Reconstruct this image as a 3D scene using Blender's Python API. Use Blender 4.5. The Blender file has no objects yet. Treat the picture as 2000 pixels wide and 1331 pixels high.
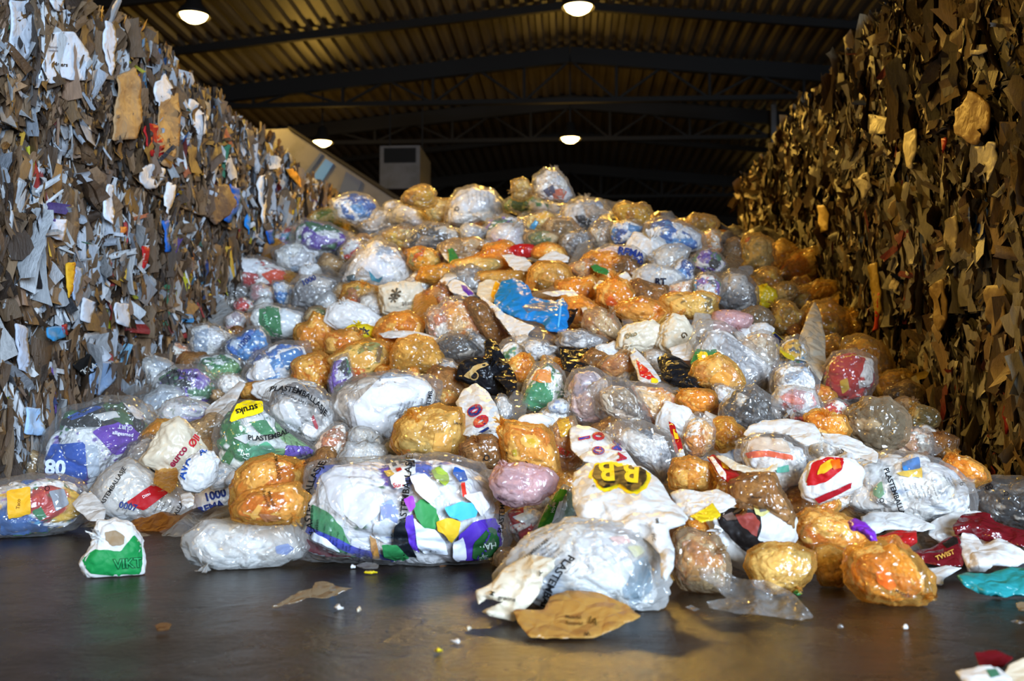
import bpy, bmesh, math, random
import numpy as np
from mathutils import Vector, Matrix
from mathutils.bvhtree import BVHTree
from mathutils.geometry import delaunay_2d_cdt
random.seed(7)
rng = np.random.default_rng(7)
sc = bpy.context.scene
col = sc.collection
PI = math.pi
# ---------------------------------------------------------------- camera
F = 1944.0                         # focal length in pixels of the 2000 px frame
VP = (1115.0, 755.0)               # where lines along the aisle meet
CAMZ = 0.75
yaw = math.atan((VP[0] - 1000) / F)
pitch = math.atan((VP[1] - 665.5) / F)
cam_d = bpy.data.cameras.new('camera')
cam = bpy.data.objects.new('camera', cam_d)
col.objects.link(cam)
cam_d.sensor_width = 36
cam_d.lens = 36 * F / 2000
cam_d.clip_end = 200
cam.location = (0, 0, CAMZ)
cam.rotation_euler = (PI / 2 + pitch, 0, yaw)
cam_d.dof.use_dof = True
cam_d.dof.focus_distance = 5.0
cam_d.dof.aperture_fstop = 2.0
sc.camera = cam
bpy.context.view_layer.update()
RM = np.array(cam.rotation_euler.to_matrix())
CO = np.array((0, 0, CAMZ))
def ray(u, v):
    d = RM @ np.array(((u - 1000) / F, -(v - 665.5) / F, -1.0))
    return d                       # not unit: depth 1 along the view axis
# ---------------------------------------------------------------- world, lights, exposure
w = bpy.data.worlds.new('world'); sc.world = w
w.use_nodes = True
w.node_tree.nodes['Background'].inputs[0].default_value = (.30, .50, 1, 1)
w.node_tree.nodes['Background'].inputs[1].default_value = .3
sc.view_settings.view_transform = 'Standard'
sc.view_settings.look = 'None'
sc.view_settings.gamma = 1
sc.view_settings.exposure = -0.08
def lamp(name, kind, loc, power, color, **k):
    l = bpy.data.lights.new(name, kind); l.energy = power; l.color = color
    for a, b in k.items(): setattr(l, a, b)
    o = bpy.data.objects.new(name, l); col.objects.link(o); o.location = loc
    return o
DAY = (.62, .79, 1.0)
SOD = (1.0, .58, .10)
# daylight through the open gate behind the camera
d1 = lamp('gate_daylight', 'AREA', (5.2, -7.4, 3.3), 1500, DAY, shape='RECTANGLE', size=5.6, size_y=4.4, spread=math.radians(100))
d1.rotation_euler = (Vector((-.6, 7.5, .6)) - d1.location).to_track_quat('-Z', 'Y').to_euler()
LAMPS = [(-5.6, 14.3), (0.12, 14.3), (-5.6, 22.0), (0.0, 22.0), (6.9, 34.6), (-5.6, 6.6), (5.6, 14.3), (-4.6, -1.1)]
LPOW = [1300, 2100, 900, 900, 300, 1500, 60, 900]

# ---------------------------------------------------------------- noise in numpy
def _h(ix, iy, iz, s):
    n = (ix * 374761393 + iy * 668265263 + iz * 2147483647 + s * 1274126177) & 0xffffffff
    n = ((n ^ (n >> 13)) * 1274126177) & 0xffffffff
    n = ((n ^ (n >> 16)) * 2246822519) & 0xffffffff
    return ((n ^ (n >> 15)) & 0xffff) / 32767.5 - 1
def vnoise(p, s=0):
    i = np.floor(p).astype(np.int64); f = p - i; f = f * f * f * (f * (f * 6 - 15) + 10)
    r = 0
    for a in (0, 1):
        for b in (0, 1):
            for c in (0, 1):
                wgt = (f[:, 0] if a else 1 - f[:, 0]) * (f[:, 1] if b else 1 - f[:, 1]) * (f[:, 2] if c else 1 - f[:, 2])
                r = r + wgt * _h(i[:, 0] + a, i[:, 1] + b, i[:, 2] + c, s)
    return r
def fbm(p, o=3, s=0):
    r = 0; a = 1; t = 0
    for k in range(o):
        r = r + a * vnoise(p * (2.03 ** k) + 17.3 * k, s + k); t += a; a *= .5
    return r / t * 1.5
def ridge(p, o=3, s=0):
    r = 0; a = 1; t = 0
    for k in range(o):
        r = r + a * (1 - 2 * np.abs(vnoise(p * (2.1 ** k) + 31.7 * k, s + k + 50))); t += a; a *= .5
    return r / t

# ---------------------------------------------------------------- materials
def lin(h):
    h = h.lstrip('#')
    c = [int(h[i:i + 2], 16) / 255 for i in (0, 2, 4)]
    return tuple(x / 12.92 if x <= .04045 else ((x + .055) / 1.055) ** 2.4 for x in c)
def newmat(name):
    m = bpy.data.materials.new(name); m.use_nodes = True
    nt = m.node_tree; nt.nodes.clear()
    out = nt.nodes.new('ShaderNodeOutputMaterial')
    return m, nt, out
def N(nt, t, **k):
    n = nt.nodes.new(t)
    for a, b in k.items():
        if a.startswith('i_'):
            key = a[2:]; key = int(key) if key.isdigit() else key.replace('_', ' ')
            n.inputs[key].default_value = b
        else: setattr(n, a, b)
    return n
def crinkle(nt, scale=9, strength=.75, dist=.02, vec=None):
    tc = N(nt, 'ShaderNodeTexCoord')
    wv = N(nt, 'ShaderNodeTexNoise', i_Scale=scale * .5, i_Detail=2.0)
    mx = N(nt, 'ShaderNodeMix', data_type='RGBA', i_Factor=.12)
    nt.links.new(tc.outputs['Object'], wv.inputs['Vector'])
    nt.links.new(tc.outputs['Object'], mx.inputs[6]); nt.links.new(wv.outputs['Color'], mx.inputs[7])
    a = N(nt, 'ShaderNodeTexNoise', noise_type='RIDGED_MULTIFRACTAL', i_Scale=scale, i_Detail=4.0, i_Roughness=.6, i_Distortion=.6)
    nt.links.new(mx.outputs[2], a.inputs['Vector'])
    b = N(nt, 'ShaderNodeTexVoronoi', feature='DISTANCE_TO_EDGE', i_Scale=scale * 1.3)
    nt.links.new(mx.outputs[2], b.inputs['Vector'])
    c2 = N(nt, 'ShaderNodeTexVoronoi', feature='DISTANCE_TO_EDGE', i_Scale=scale * 2.2)
    nt.links.new(mx.outputs[2], c2.inputs['Vector'])
    s0 = N(nt, 'ShaderNodeMath', operation='MULTIPLY_ADD', i_1=.35)
    s = N(nt, 'ShaderNodeMath', operation='MULTIPLY_ADD', i_1=1.6)
    nt.links.new(c2.outputs['Distance'], s0.inputs[0])
    nt.links.new(b.outputs['Distance'], s.inputs[0]); nt.links.new(a.outputs[0], s0.inputs[2]); nt.links.new(s0.outputs[0], s.inputs[2])
    bp = N(nt, 'ShaderNodeBump', i_Strength=strength, i_Distance=dist)
    nt.links.new(s.outputs[0], bp.inputs['Height'])
    return bp, a
def film_mat(name, tint, body, opac, rough=.16, trans=.35, spec=1.0, scale=13):
    m, nt, out = newmat(name)
    bp, nz = crinkle(nt, scale)
    tr = N(nt, 'ShaderNodeBsdfTransparent'); tr.inputs[0].default_value = (*tint, 1)
    df = N(nt, 'ShaderNodeBsdfDiffuse'); df.inputs[0].default_value = (*body, 1)
    tl = N(nt, 'ShaderNodeBsdfTranslucent'); tl.inputs[0].default_value = (*body, 1)
    nt.links.new(bp.outputs[0], df.inputs['Normal']); nt.links.new(bp.outputs[0], tl.inputs['Normal'])
    m1 = N(nt, 'ShaderNodeMixShader', i_0=trans)
    nt.links.new(df.outputs[0], m1.inputs[1]); nt.links.new(tl.outputs[0], m1.inputs[2])
    lw = N(nt, 'ShaderNodeLayerWeight', i_Blend=.25); nt.links.new(bp.outputs[0], lw.inputs['Normal'])
    mr = N(nt, 'ShaderNodeMapRange', i_1=0.0, i_2=1.0, i_3=opac, i_4=min(1, opac + (.26 if opac < .2 else .4)))
    nt.links.new(lw.outputs['Facing'], mr.inputs[0])
    m2 = N(nt, 'ShaderNodeMixShader')
    nt.links.new(mr.outputs[0], m2.inputs[0]); nt.links.new(tr.outputs[0], m2.inputs[1]); nt.links.new(m1.outputs[0], m2.inputs[2])
    gl = N(nt, 'ShaderNodeBsdfGlossy', i_Roughness=rough); gl.inputs[0].default_value = (1, 1, 1, 1)
    nt.links.new(bp.outputs[0], gl.inputs['Normal'])
    pw = N(nt, 'ShaderNodeMath', operation='POWER', i_1=3.0)
    nt.links.new(lw.outputs['Facing'], pw.inputs[0])
    mu = N(nt, 'ShaderNodeMath', operation='MULTIPLY_ADD', i_1=.34 * spec, i_2=.045 * spec, use_clamp=True)
    nt.links.new(pw.outputs[0], mu.inputs[0])
    m3 = N(nt, 'ShaderNodeMixShader')
    nt.links.new(mu.outputs[0], m3.inputs[0]); nt.links.new(m2.outputs[0], m3.inputs[1]); nt.links.new(gl.outputs[0], m3.inputs[2])
    nt.links.new(m3.outputs[0], out.inputs[0])
    return m
def solid(name, c, rough=.5, bump=0, scale=20, metal=0, spec=.5, dirt=None):
    m, nt, out = newmat(name)
    p = N(nt, 'ShaderNodeBsdfPrincipled', i_Roughness=rough, i_Metallic=metal)
    p.inputs['Base Color'].default_value = (*c, 1)
    p.inputs['Specular IOR Level'].default_value = spec
    if bump:
        bp, _ = crinkle(nt, scale, bump, .01); nt.links.new(bp.outputs[0], p.inputs['Normal'])
    if dirt:
        tc = N(nt, 'ShaderNodeTexCoord')
        n1 = N(nt, 'ShaderNodeTexNoise', i_Scale=dirt[1], i_Detail=5.0, i_Roughness=.65); nt.links.new(tc.outputs['Object'], n1.inputs['Vector'])
        rp = N(nt, 'ShaderNodeValToRGB'); rp.color_ramp.elements[0].position = .45; rp.color_ramp.elements[1].position = .7
        rp.color_ramp.elements[0].color = (*c, 1); rp.color_ramp.elements[1].color = (*dirt[0], 1)
        nt.links.new(n1.outputs[0], rp.inputs[0]); nt.links.new(rp.outputs[0], p.inputs['Base Color'])
    nt.links.new(p.outputs[0], out.inputs[0])
    return m
FILM = {
 'clear':  film_mat('clear_film', (.93, .92, .90), (.62, .60, .58), .10),
 'grey':   film_mat('smoky_film', (.84, .82, .79), (.42, .40, .38), .18),
 'milky':  film_mat('milky_film', (.92, .92, .90), (.70, .69, .67), .36, .2),
 'tan':    film_mat('tan_film', (.86, .74, .56), (.50, .38, .24), .30),
 'orange': film_mat('orange_film', (.98, .78, .42), (.82, .46, .11), .22, .18),
 'amber':  film_mat('lamplit_amber_film', (.92, .80, .50), (.60, .46, .20), .24, .2),  # mostly clear bags; sodium lamplight is put into this tint
 'brown':  film_mat('brown_film', (.78, .55, .32), (.34, .20, .09), .30),
 'white':  film_mat('white_film', (.95, .95, .95), (.80, .79, .77), .88, .32, .2, .7, 7),
 'cream':  film_mat('cream_film', (.95, .90, .80), (.78, .70, .54), .85, .35, .2, .7, 7),
 'black':  film_mat('black_film', (.1, .1, .1), (.010, .010, .012), .98, .26, .0, .55, 8),
 'blue':   film_mat('blue_film', (.2, .55, .9), (.02, .27, .70), .90, .3, .3, .8, 7),
 'turquoise': film_mat('turquoise_film', (.2, .7, .75), (.03, .34, .36), .8, .25, .2, 1, 9),
 'green':  film_mat('green_film', (.3, .7, .3), (.05, .26, .07), .85, .25, .2, 1, 9),
 'red':    film_mat('red_film', (.7, .1, .1), (.42, .015, .015), .95, .2, .1, 1, 9),
 'darkred': film_mat('dark_red_film', (.5, .05, .05), (.14, .008, .012), .96, .15, .1, 1.3, 9),
 'purple': film_mat('purple_film', (.5, .1, .8), (.22, .03, .50), .9, .25, .1, 1, 9),
 'yellow': film_mat('yellow_film', (.95, .9, .2), (.80, .62, .02), .9, .3, .2, 1, 9),
 'ochre':  film_mat('ochre_film', (.9, .6, .25), (.56, .31, .075), .82, .3, .25, .8, 9),
 'gold':   film_mat('gold_film', (.8, .5, .1), (.62, .33, .04), .95, .12, .1, 2.5, 12),
 'pink':   film_mat('pink_film', (.95, .8, .8), (.72, .48, .48), .45, .2),
}
def contents_mat():
    m, nt, out = newmat('packed_waste')
    at = N(nt, 'ShaderNodeAttribute', attribute_name='Col')
    bp, nz = crinkle(nt, 16, .6, .015)
    p = N(nt, 'ShaderNodeBsdfPrincipled', i_Roughness=.42)
    nt.links.new(at.outputs['Color'], p.inputs['Base Color']); nt.links.new(bp.outputs[0], p.inputs['Normal'])
    nt.links.new(p.outputs[0], out.inputs[0])
    return m
CONT = contents_mat()
_ink = {}
def ink(h, rough=.55):
    k = (h, rough)
    if k not in _ink: _ink[k] = solid('print_' + h.strip('#'), lin(h), rough, .35, 14, spec=.2)
    return _ink[k]
PAL = {
 'hero': 'e8e8ec dfe2ea f0eeee e4e6ea 5a2ea0 2e6a3c e8e4ea 3a50b0 d8d8de c8c0c0 ece8e8',
 'white': 'e8e6e2 dcdad8 f2f0ec c9c8cc e2ddd4 d8d4d0 f0f0f4 9aa6b8 b8a898',
 'mix': 'e8e8e8 d8d8dc 2f62a8 4a4a50 c03028 2e7a44 e0b030 8058a8 d8d0c0 5aa0c8 eeeeee b8b0a8',
 'purple': '5a2ea0 6a44b4 e6e6ea 2e6a3c d8d8de 222428 f0f0f0 8a74b8 447a50',
 'food': 'd8a070 e8ccb0 c08858 eee6da cc7848 e0b898 b08460 ecd4c0 a06c48 ba6038 e8e0d4',
 'dark': '2a2622 4a3c30 8a7a68 1c1c20 605850 c8c0b4 383028',
 'redw': 'b02018 d03020 e8e4e0 f0ece8 e0b020 a02020 dcdcdc',
 'green': '2e8048 46985c e4e8e4 d8dcd8 1f6038 e8e8e0 78a868 eeeeee',
 'tan': 'b8a088 8c7458 d0c0a8 a08868 e0d8cc 706050 c8b498',
 'blue': '2a66b8 e8ecf0 c8d4e4 1c4a98 5090d0 f0f0f0 dde0e8',
 'grey': '98979a b4b2b2 7c7a7c ccc8c6 5c5c60 dedcda a09c98 c8c0b8',
 'yellow': 'd8b030 c09020 e8d890 b08830 a87028 e0c060 8a6a30',
 'orange': 'd88828 c87820 e09c38 e8bc80 b86820 e8dccc e0a458 ece4d8',
 'pinkw': 'e8d8d4 d8b8b0 ece4e0 c8a0a0 e0e0e4 b0a0a8',
}
PAL = {k: np.array([lin(c) for c in v.split()]) for k, v in PAL.items()}

# ---------------------------------------------------------------- objects
def mesh_obj(name, V, Fc, mat, parent=None, loc=None, smooth=True, colors=None, mats=None, mi=None):
    me = bpy.data.meshes.new(name)
    V = np.asarray(V, dtype=float)
    org = np.array(loc if loc is not None else (0, 0, 0), dtype=float)
    if isinstance(Fc, np.ndarray) and Fc.ndim == 2:
        k = Fc.shape[1]
        me.vertices.add(len(V)); me.vertices.foreach_set('co', (V - org).astype(np.float32).ravel())
        me.loops.add(Fc.size); me.loops.foreach_set('vertex_index', Fc.astype(np.int32).ravel())
        me.polygons.add(len(Fc)); me.polygons.foreach_set('loop_start', np.arange(0, Fc.size, k, dtype=np.int32))
        me.update(calc_edges=True)
    else:
        me.from_pydata((V - org).tolist(), [], [list(f) for f in Fc]); me.update()
    if smooth: me.polygons.foreach_set('use_smooth', [True] * len(me.polygons))
    if colors is not None:
        c = me.color_attributes.new('Col', 'FLOAT_COLOR', 'POINT')
        cc = np.ones((len(V), 4), dtype=np.float32); cc[:, :3] = colors
        c.data.foreach_set('color', cc.ravel())
    for mm in (mats or [mat]): me.materials.append(mm)
    if mi is not None: me.polygons.foreach_set('material_index', np.asarray(mi, dtype=np.int32))
    o = bpy.data.objects.new(name, me); col.objects.link(o)
    if parent is not None:
        o.parent = parent; q = parent; wl = Vector()
        while q is not None: wl += q.location; q = q.parent
        o.location = Vector(org) - wl
    else: o.location = org
    return o
def empty(name, loc):
    o = bpy.data.objects.new(name, None); col.objects.link(o); o.location = loc; o.empty_display_size = .1
    return o
USED = {}
def tag(o, label, cat, group=None, kind=None):
    if label:
        if label in USED and not group: print('DUP LABEL', label)
        USED[label] = 1
        n = len(label.split())
        if n < 4 or n > 16: print('LABEL LEN', n, label)
        o['label'] = label
    if cat: o['category'] = cat
    if group: o['group'] = group
    if kind: o['kind'] = kind
    return o
def struct(o):
    o['kind'] = 'structure'; return o
class MB:
    def __init__(s): s.v = []; s.f = []
    def box(s, a, b):
        n = len(s.v)
        for x in (a[0], b[0]):
            for y in (a[1], b[1]):
                for z in (a[2], b[2]): s.v.append((x, y, z))
        for q in ((0, 1, 3, 2), (4, 6, 7, 5), (0, 4, 5, 1), (2, 3, 7, 6), (0, 2, 6, 4), (1, 5, 7, 3)): s.f.append([n + i for i in q])
        return s
    def bar(s, p, q, w, h=None):
        h = h or w; p = Vector(p); q = Vector(q); d = (q - p).normalized()
        up = Vector((0, 0, 1)) if abs(d.z) < .9 else Vector((0, 1, 0))
        a = d.cross(up).normalized() * w / 2; b = a.cross(d).normalized() * h / 2
        n = len(s.v)
        for c in (p, q):
            for i, j in ((-1, -1), (1, -1), (1, 1), (-1, 1)): s.v.append(tuple(c + a * i + b * j))
        for qd in ((0, 3, 2, 1), (4, 5, 6, 7), (0, 1, 5, 4), (1, 2, 6, 5), (2, 3, 7, 6), (3, 0, 4, 7)): s.f.append([n + i for i in qd])
        return s
    def lathe(s, c, prof, k=24):
        n = len(s.v); m = len(prof)
        for i in range(k):
            a = 2 * PI * i / k
            for r, z in prof: s.v.append((c[0] + r * math.cos(a), c[1] + r * math.sin(a), c[2] + z))
        for i in range(k):
            for j in range(m - 1):
                a = n + i * m + j; b = n + ((i + 1) % k) * m + j
                s.f.append([a, b, b + 1, a + 1])
        return s
    def build(s, name, mat, parent=None, loc=None, smooth=False):
        return mesh_obj(name, s.v, s.f, mat, parent, loc, smooth)

# ---------------------------------------------------------------- the hall
def floor_mat():
    m, nt, out = newmat('wet_concrete')
    tc = N(nt, 'ShaderNodeTexCoord')
    n1 = N(nt, 'ShaderNodeTexNoise', i_Scale=1.3, i_Detail=8.0, i_Roughness=.62); n2 = N(nt, 'ShaderNodeTexNoise', i_Scale=38.0, i_Detail=5.0, i_Roughness=.7)
    n3 = N(nt, 'ShaderNodeTexNoise', i_Scale=4.5, i_Detail=6.0, i_Roughness=.6, i_Distortion=.8)
    for n in (n1, n2, n3): nt.links.new(tc.outputs['Object'], n.inputs['Vector'])
    r = N(nt, 'ShaderNodeValToRGB'); e = r.color_ramp.elements
    e[0].position = .3; e[0].color = (.006, .0045, .0035, 1); e[1].position = .72; e[1].color = (.030, .020, .012, 1)
    mx = N(nt, 'ShaderNodeMath', operation='MULTIPLY_ADD', i_1=.45); nt.links.new(n2.outputs[0], mx.inputs[0])
    sb = N(nt, 'ShaderNodeMath', operation='MULTIPLY_ADD', i_1=.65, i_2=-.05); nt.links.new(n3.outputs[0], sb.inputs[0]); nt.links.new(sb.outputs[0], mx.inputs[2])
    nt.links.new(mx.outputs[0], r.inputs[0])
    p = N(nt, 'ShaderNodeBsdfPrincipled'); p.inputs['Specular IOR Level'].default_value = .24; nt.links.new(r.outputs[0], p.inputs['Base Color'])
    rr = N(nt, 'ShaderNodeMapRange', i_1=.35, i_2=.65, i_3=.13, i_4=.36); nt.links.new(n1.outputs[0], rr.inputs[0]); nt.links.new(rr.outputs[0], p.inputs['Roughness'])
    ad = N(nt, 'ShaderNodeMath', operation='MULTIPLY_ADD', i_1=.4); nt.links.new(n2.outputs[0], ad.inputs[0]); nt.links.new(n3.outputs[0], ad.inputs[2])
    bp = N(nt, 'ShaderNodeBump', i_Strength=.55, i_Distance=.02); nt.links.new(ad.outputs[0], bp.inputs['Height']); nt.links.new(bp.outputs[0], p.inputs['Normal'])
    nt.links.new(p.outputs[0], out.inputs[0])
    return m
M_steel = solid('dark_painted_steel', (.006, .0055, .005), .6, spec=.12)
M_roof = solid('corrugated_roof_sheet', (.055, .045, .032), .5, dirt=((.03, .022, .015), .7))
M_wall = solid('dark_wall_sheet', (.05, .045, .04), .6)
M_grey = solid('grey_painted_metal', (.055, .055, .06), .42, dirt=((.03, .03, .03), 3))
M_bluep = solid('blue_painted_metal', (.02, .10, .32), .5)
M_navy = solid('navy_painted_metal', (.016, .030, .075), .4)
m = MB(); m.box((-20, -9, -.2), (20, 50, 0)); struct(m.build('floor', floor_mat()))
def roof_z(x): return 8.15 - .095 * abs(x)
xs = []; zs = []
x = -20.0
while x < 20:
    for dx, dz in ((0, 0), (.10, 0), (.14, .075), (.24, .075), (.28, 0)):
        xs.append(x + dx); zs.append(roof_z(x + dx) + dz)
    x += .28
V = []; Q = []
for yy in (-9, 50):
    for a, b in zip(xs, zs): V.append((a, yy, b))
n = len(xs)
for i in range(n - 1): Q.append((i, i + 1, n + i + 1, n + i))
struct(mesh_obj('ceiling', V, Q, M_roof, smooth=False))
struct(MB().box((-20.2, -9, 0), (-20, 50, 6.4)).build('wall_left', M_wall))
struct(MB().box((20, -9, 0), (20.2, 50, 6.4)).build('wall_right', M_wall))
struct(MB().box((-20, 50, 0), (20, 50.2, 8.4)).build('wall_back', M_wall))
wf = MB(); wf.box((-20, -9.2, 0), (2.2, -9, 8.4)); wf.box((8.4, -9.2, 0), (20, -9, 8.4)); wf.box((2.2, -9.2, 5.7), (8.4, -9, 8.4))
struct(wf.build('wall_front', M_wall))
# roof trusses: bottom chord, arched top chord, webs
for k, ty in enumerate((10.4, 21.4, 25.0, 32.7, 40.0)):
    t = MB(); bz = 6.95 if ty < 22 else 7.0
    t.bar((-20, ty, bz), (20, ty, bz), .12, .10)
    t.bar((-20, ty, roof_z(20) - .2), (0, ty, roof_z(0) - .2), .16, .34); t.bar((0, ty, roof_z(0) - .2), (20, ty, roof_z(20) - .2), .16, .34)
    i = 0; xx = -19.0
    while xx < 19:
        za, zb = roof_z(xx) - .3, roof_z(xx + 1.0) - .3
        t.bar((xx, ty, bz), (xx + 1.0, ty, zb), .05); t.bar((xx + 1.0, ty, zb), (xx + 2.0, ty, bz), .05)
        t.bar((xx, ty, bz), (xx, ty, za), .06); xx += 2.0
    o = t.build('trim_%d' % (k + 1), M_steel); struct(o)
pu = MB()
for yy in (12.8, 16.4, 18.9, 28.8):
    pu.bar((-20, yy, roof_z(20) - .06), (0, yy, roof_z(0) - .06), .1, .16); pu.bar((0, yy, roof_z(0) - .06), (20, yy, roof_z(20) - .06), .1, .16)
struct(pu.build('trim_6', M_steel))
# pendant sodium lamps
def glow(name, c, s):
    m, nt, out = newmat(name); e = N(nt, 'ShaderNodeEmission'); e.inputs[0].default_value = (*c, 1); e.inputs[1].default_value = s
    nt.links.new(e.outputs[0], out.inputs[0]); return m
M_glow = glow('lamp_glow', (1, .66, .22), 26)
lab = ['glowing yellow pendant lamp over the left bales at the picture top', 'glowing yellow pendant lamp hanging highest above the heap peak',
       'glowing yellow pendant lamp beside the grey conveyor', 'bright yellow pendant lamp with a small star of light above the heap',
       'small bright lamp low by the end of the right bale wall', 'pendant sodium lamp above the left bale wall nearest the camera', 'dim pendant sodium lamp behind the right bale wall', 'pendant sodium lamp above the open floor behind the camera']
for (lx, ly), pw, lb in zip(LAMPS, LPOW, lab):
    z = 6.3
    r = empty('pendant_lamp', (lx, ly, z - .1)); tag(r, lb, 'lamp', 'yellow pendant lamps')
    h = MB().lathe((lx, ly, z), [(.05, .34), (.10, .30), (.12, .16), (.24, .02), (.25, -.04), (.235, -.04), (.22, .02), (.1, .14), (.04, .30)])
    h.build('lamp_shade', M_steel, r, smooth=True)
    b = MB().lathe((lx, ly, z), [(.0, -.13), (.10, -.115), (.17, -.07), (.205, -.01), (.0, .02)], 20); b.build('lens', M_glow, r, smooth=True)
    MB().bar((lx, ly, z + .3), (lx, ly, roof_z(lx) - .02), .03).build('suspension_rod', M_steel, r)
    lamp('lamp_light', 'SPOT', (lx, ly, z - .22), pw, SOD, shadow_soft_size=.35, spot_size=math.radians(160), spot_blend=.35)
    lamp('lamp_spill', 'POINT', (lx, ly, z - .24), pw * (.09 if ly < 20 else .22), SOD, shadow_soft_size=.3)
# heaters hanging from the roof
def heater(cx, cy, z0, wd, dp, ht, label, led=False):
    r = empty('unit_heater', (cx, cy, z0)); tag(r, label, 'heater', 'hanging air units')
    b = MB().box((cx - wd / 2, cy - dp / 2, z0), (cx + wd / 2, cy + dp / 2, z0 + ht)); b.build('housing', M_grey, r)
    g = MB()
    for i in range(7):
        zz = z0 + ht * .62 + i * ht * .045
        g.box((cx - wd * .38, cy - dp / 2 - .03, zz), (cx + wd * .38, cy - dp / 2 - .004, zz + ht * .02))
    g.box((cx - wd * .4, cy - dp / 2 - .006, z0 + ht * .6), (cx + wd * .4, cy - dp / 2, z0 + ht * .95))
    g.build('grille', M_steel, r)
    for s in (-1, 1):
        MB().bar((cx + s * wd * .42, cy, z0 + ht), (cx + s * wd * .42, cy, roof_z(cx) - .05), .03).build('hanging_rod', M_steel, r)
    if led: MB().box((cx - .04, cy - dp / 2 - .05, z0 + ht * .55), (cx + .04, cy - dp / 2 - .03, z0 + ht * .55 + .08)).build('indicator_light', glow('green_led', (.1, 1, .5), 6), r)
heater(-3.62, 21.6, 4.95, .86, 1.6, .92, 'grey boxy air unit hanging above the heap beside the conveyor')
heater(5.7, 30.5, 5.3, 1.02, 1.2, .86, 'distant pale air unit with green indicator near the right bales', True)
h3 = MB().bar((5.0, 24.6, 6.2), (5.0, 24.6, 7.9), .12); tag(h3.build('hanging_bracket', M_grey), 'grey vertical bracket hanging from a far roof truss', 'bracket')
# inclined conveyor behind the left bales
cy_ = 15.6
def cpt(u, v, y=cy_):
    d = ray(u, v); t = y / d[1]; return CO + d * t
r = empty('conveyor', (-4.2, cy_, 0)); tag(r, 'inclined grey sheet metal conveyor with blue panels behind the left bales', 'conveyor')
def panel(pts, y0, dp, name, mat, label=None):
    P0 = [cpt(u, v, y0) for u, v in pts]; k = len(P0)
    V = [tuple(p) for p in P0] + [(p[0], p[1] + dp, p[2]) for p in P0]
    Q = [list(range(k))[::-1], list(range(k, 2 * k))] + [[i, (i + 1) % k, k + (i + 1) % k, k + i] for i in range(k)]
    o = mesh_obj(name, V, Q, mat, r, smooth=False)
    if label: o['label'] = label
    return o
panel([(519, 253), (562, 251), (790, 398), (790, 470), (519, 360)], cy_, .9, 'trough', M_grey)
panel([(606, 352), (636, 310), (651, 320), (622, 364)], cy_ - .03, .03, 'cover_plate', M_bluep, 'bright blue cover plate')
panel([(655, 395), (676, 335), (706, 354), (690, 405)], cy_ - .03, .03, 'cover_plate', M_navy, 'navy cover plate')
panel([(590, 345), (625, 298), (630, 301), (596, 348)], cy_ - .03, .03, 'cover_plate', M_navy)
panel([(560, 249), (565, 247), (795, 395), (790, 400)], cy_ - .08, 1.05, 'edge_rail', M_steel)
for lx in (-4.9, -3.4): MB().bar((lx, cy_ + .5, 0), (lx, cy_ + .5, 3.6), .12).build('leg', M_steel, r)

# ---------------------------------------------------------------- bales of pressed cardboard and paper
XL, XR = -3.2, 2.33
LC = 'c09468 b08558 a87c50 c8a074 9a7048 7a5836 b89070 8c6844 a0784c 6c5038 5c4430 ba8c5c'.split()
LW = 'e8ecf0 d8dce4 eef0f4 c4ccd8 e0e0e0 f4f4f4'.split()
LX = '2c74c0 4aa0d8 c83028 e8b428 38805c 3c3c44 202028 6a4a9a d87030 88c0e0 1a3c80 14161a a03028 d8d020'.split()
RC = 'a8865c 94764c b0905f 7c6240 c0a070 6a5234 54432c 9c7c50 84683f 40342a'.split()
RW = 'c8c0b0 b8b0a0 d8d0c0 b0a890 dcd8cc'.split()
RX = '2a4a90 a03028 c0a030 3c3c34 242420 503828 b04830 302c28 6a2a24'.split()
flake_m, nt, out = newmat('torn_paper')
at = N(nt, 'ShaderNodeAttribute', attribute_name='Col')
tc = N(nt, 'ShaderNodeTexCoord')
mp = N(nt, 'ShaderNodeMapping'); mp.inputs['Scale'].default_value = (9, 9, 1.6); nt.links.new(tc.outputs['Object'], mp.inputs[0])
n1 = N(nt, 'ShaderNodeTexNoise', i_Scale=4.0, i_Detail=6.0, i_Roughness=.7); nt.links.new(mp.outputs[0], n1.inputs['Vector'])
mr = N(nt, 'ShaderNodeMapRange', i_1=.3, i_2=.7, i_3=.62, i_4=1.1); nt.links.new(n1.outputs[0], mr.inputs[0])
mm = N(nt, 'ShaderNodeVectorMath', operation='SCALE'); nt.links.new(at.outputs['Color'], mm.inputs[0]); nt.links.new(mr.outputs[0], mm.inputs['Scale'])
p = N(nt, 'ShaderNodeBsdfPrincipled', i_Roughness=.55); nt.links.new(mm.outputs[0], p.inputs['Base Color'])
bp = N(nt, 'ShaderNodeBump', i_Strength=.7, i_Distance=.02); nt.links.new(n1.outputs[0], bp.inputs['Height']); nt.links.new(bp.outputs[0], p.inputs['Normal'])
nt.links.new(p.outputs[0], out.inputs[0])
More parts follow.
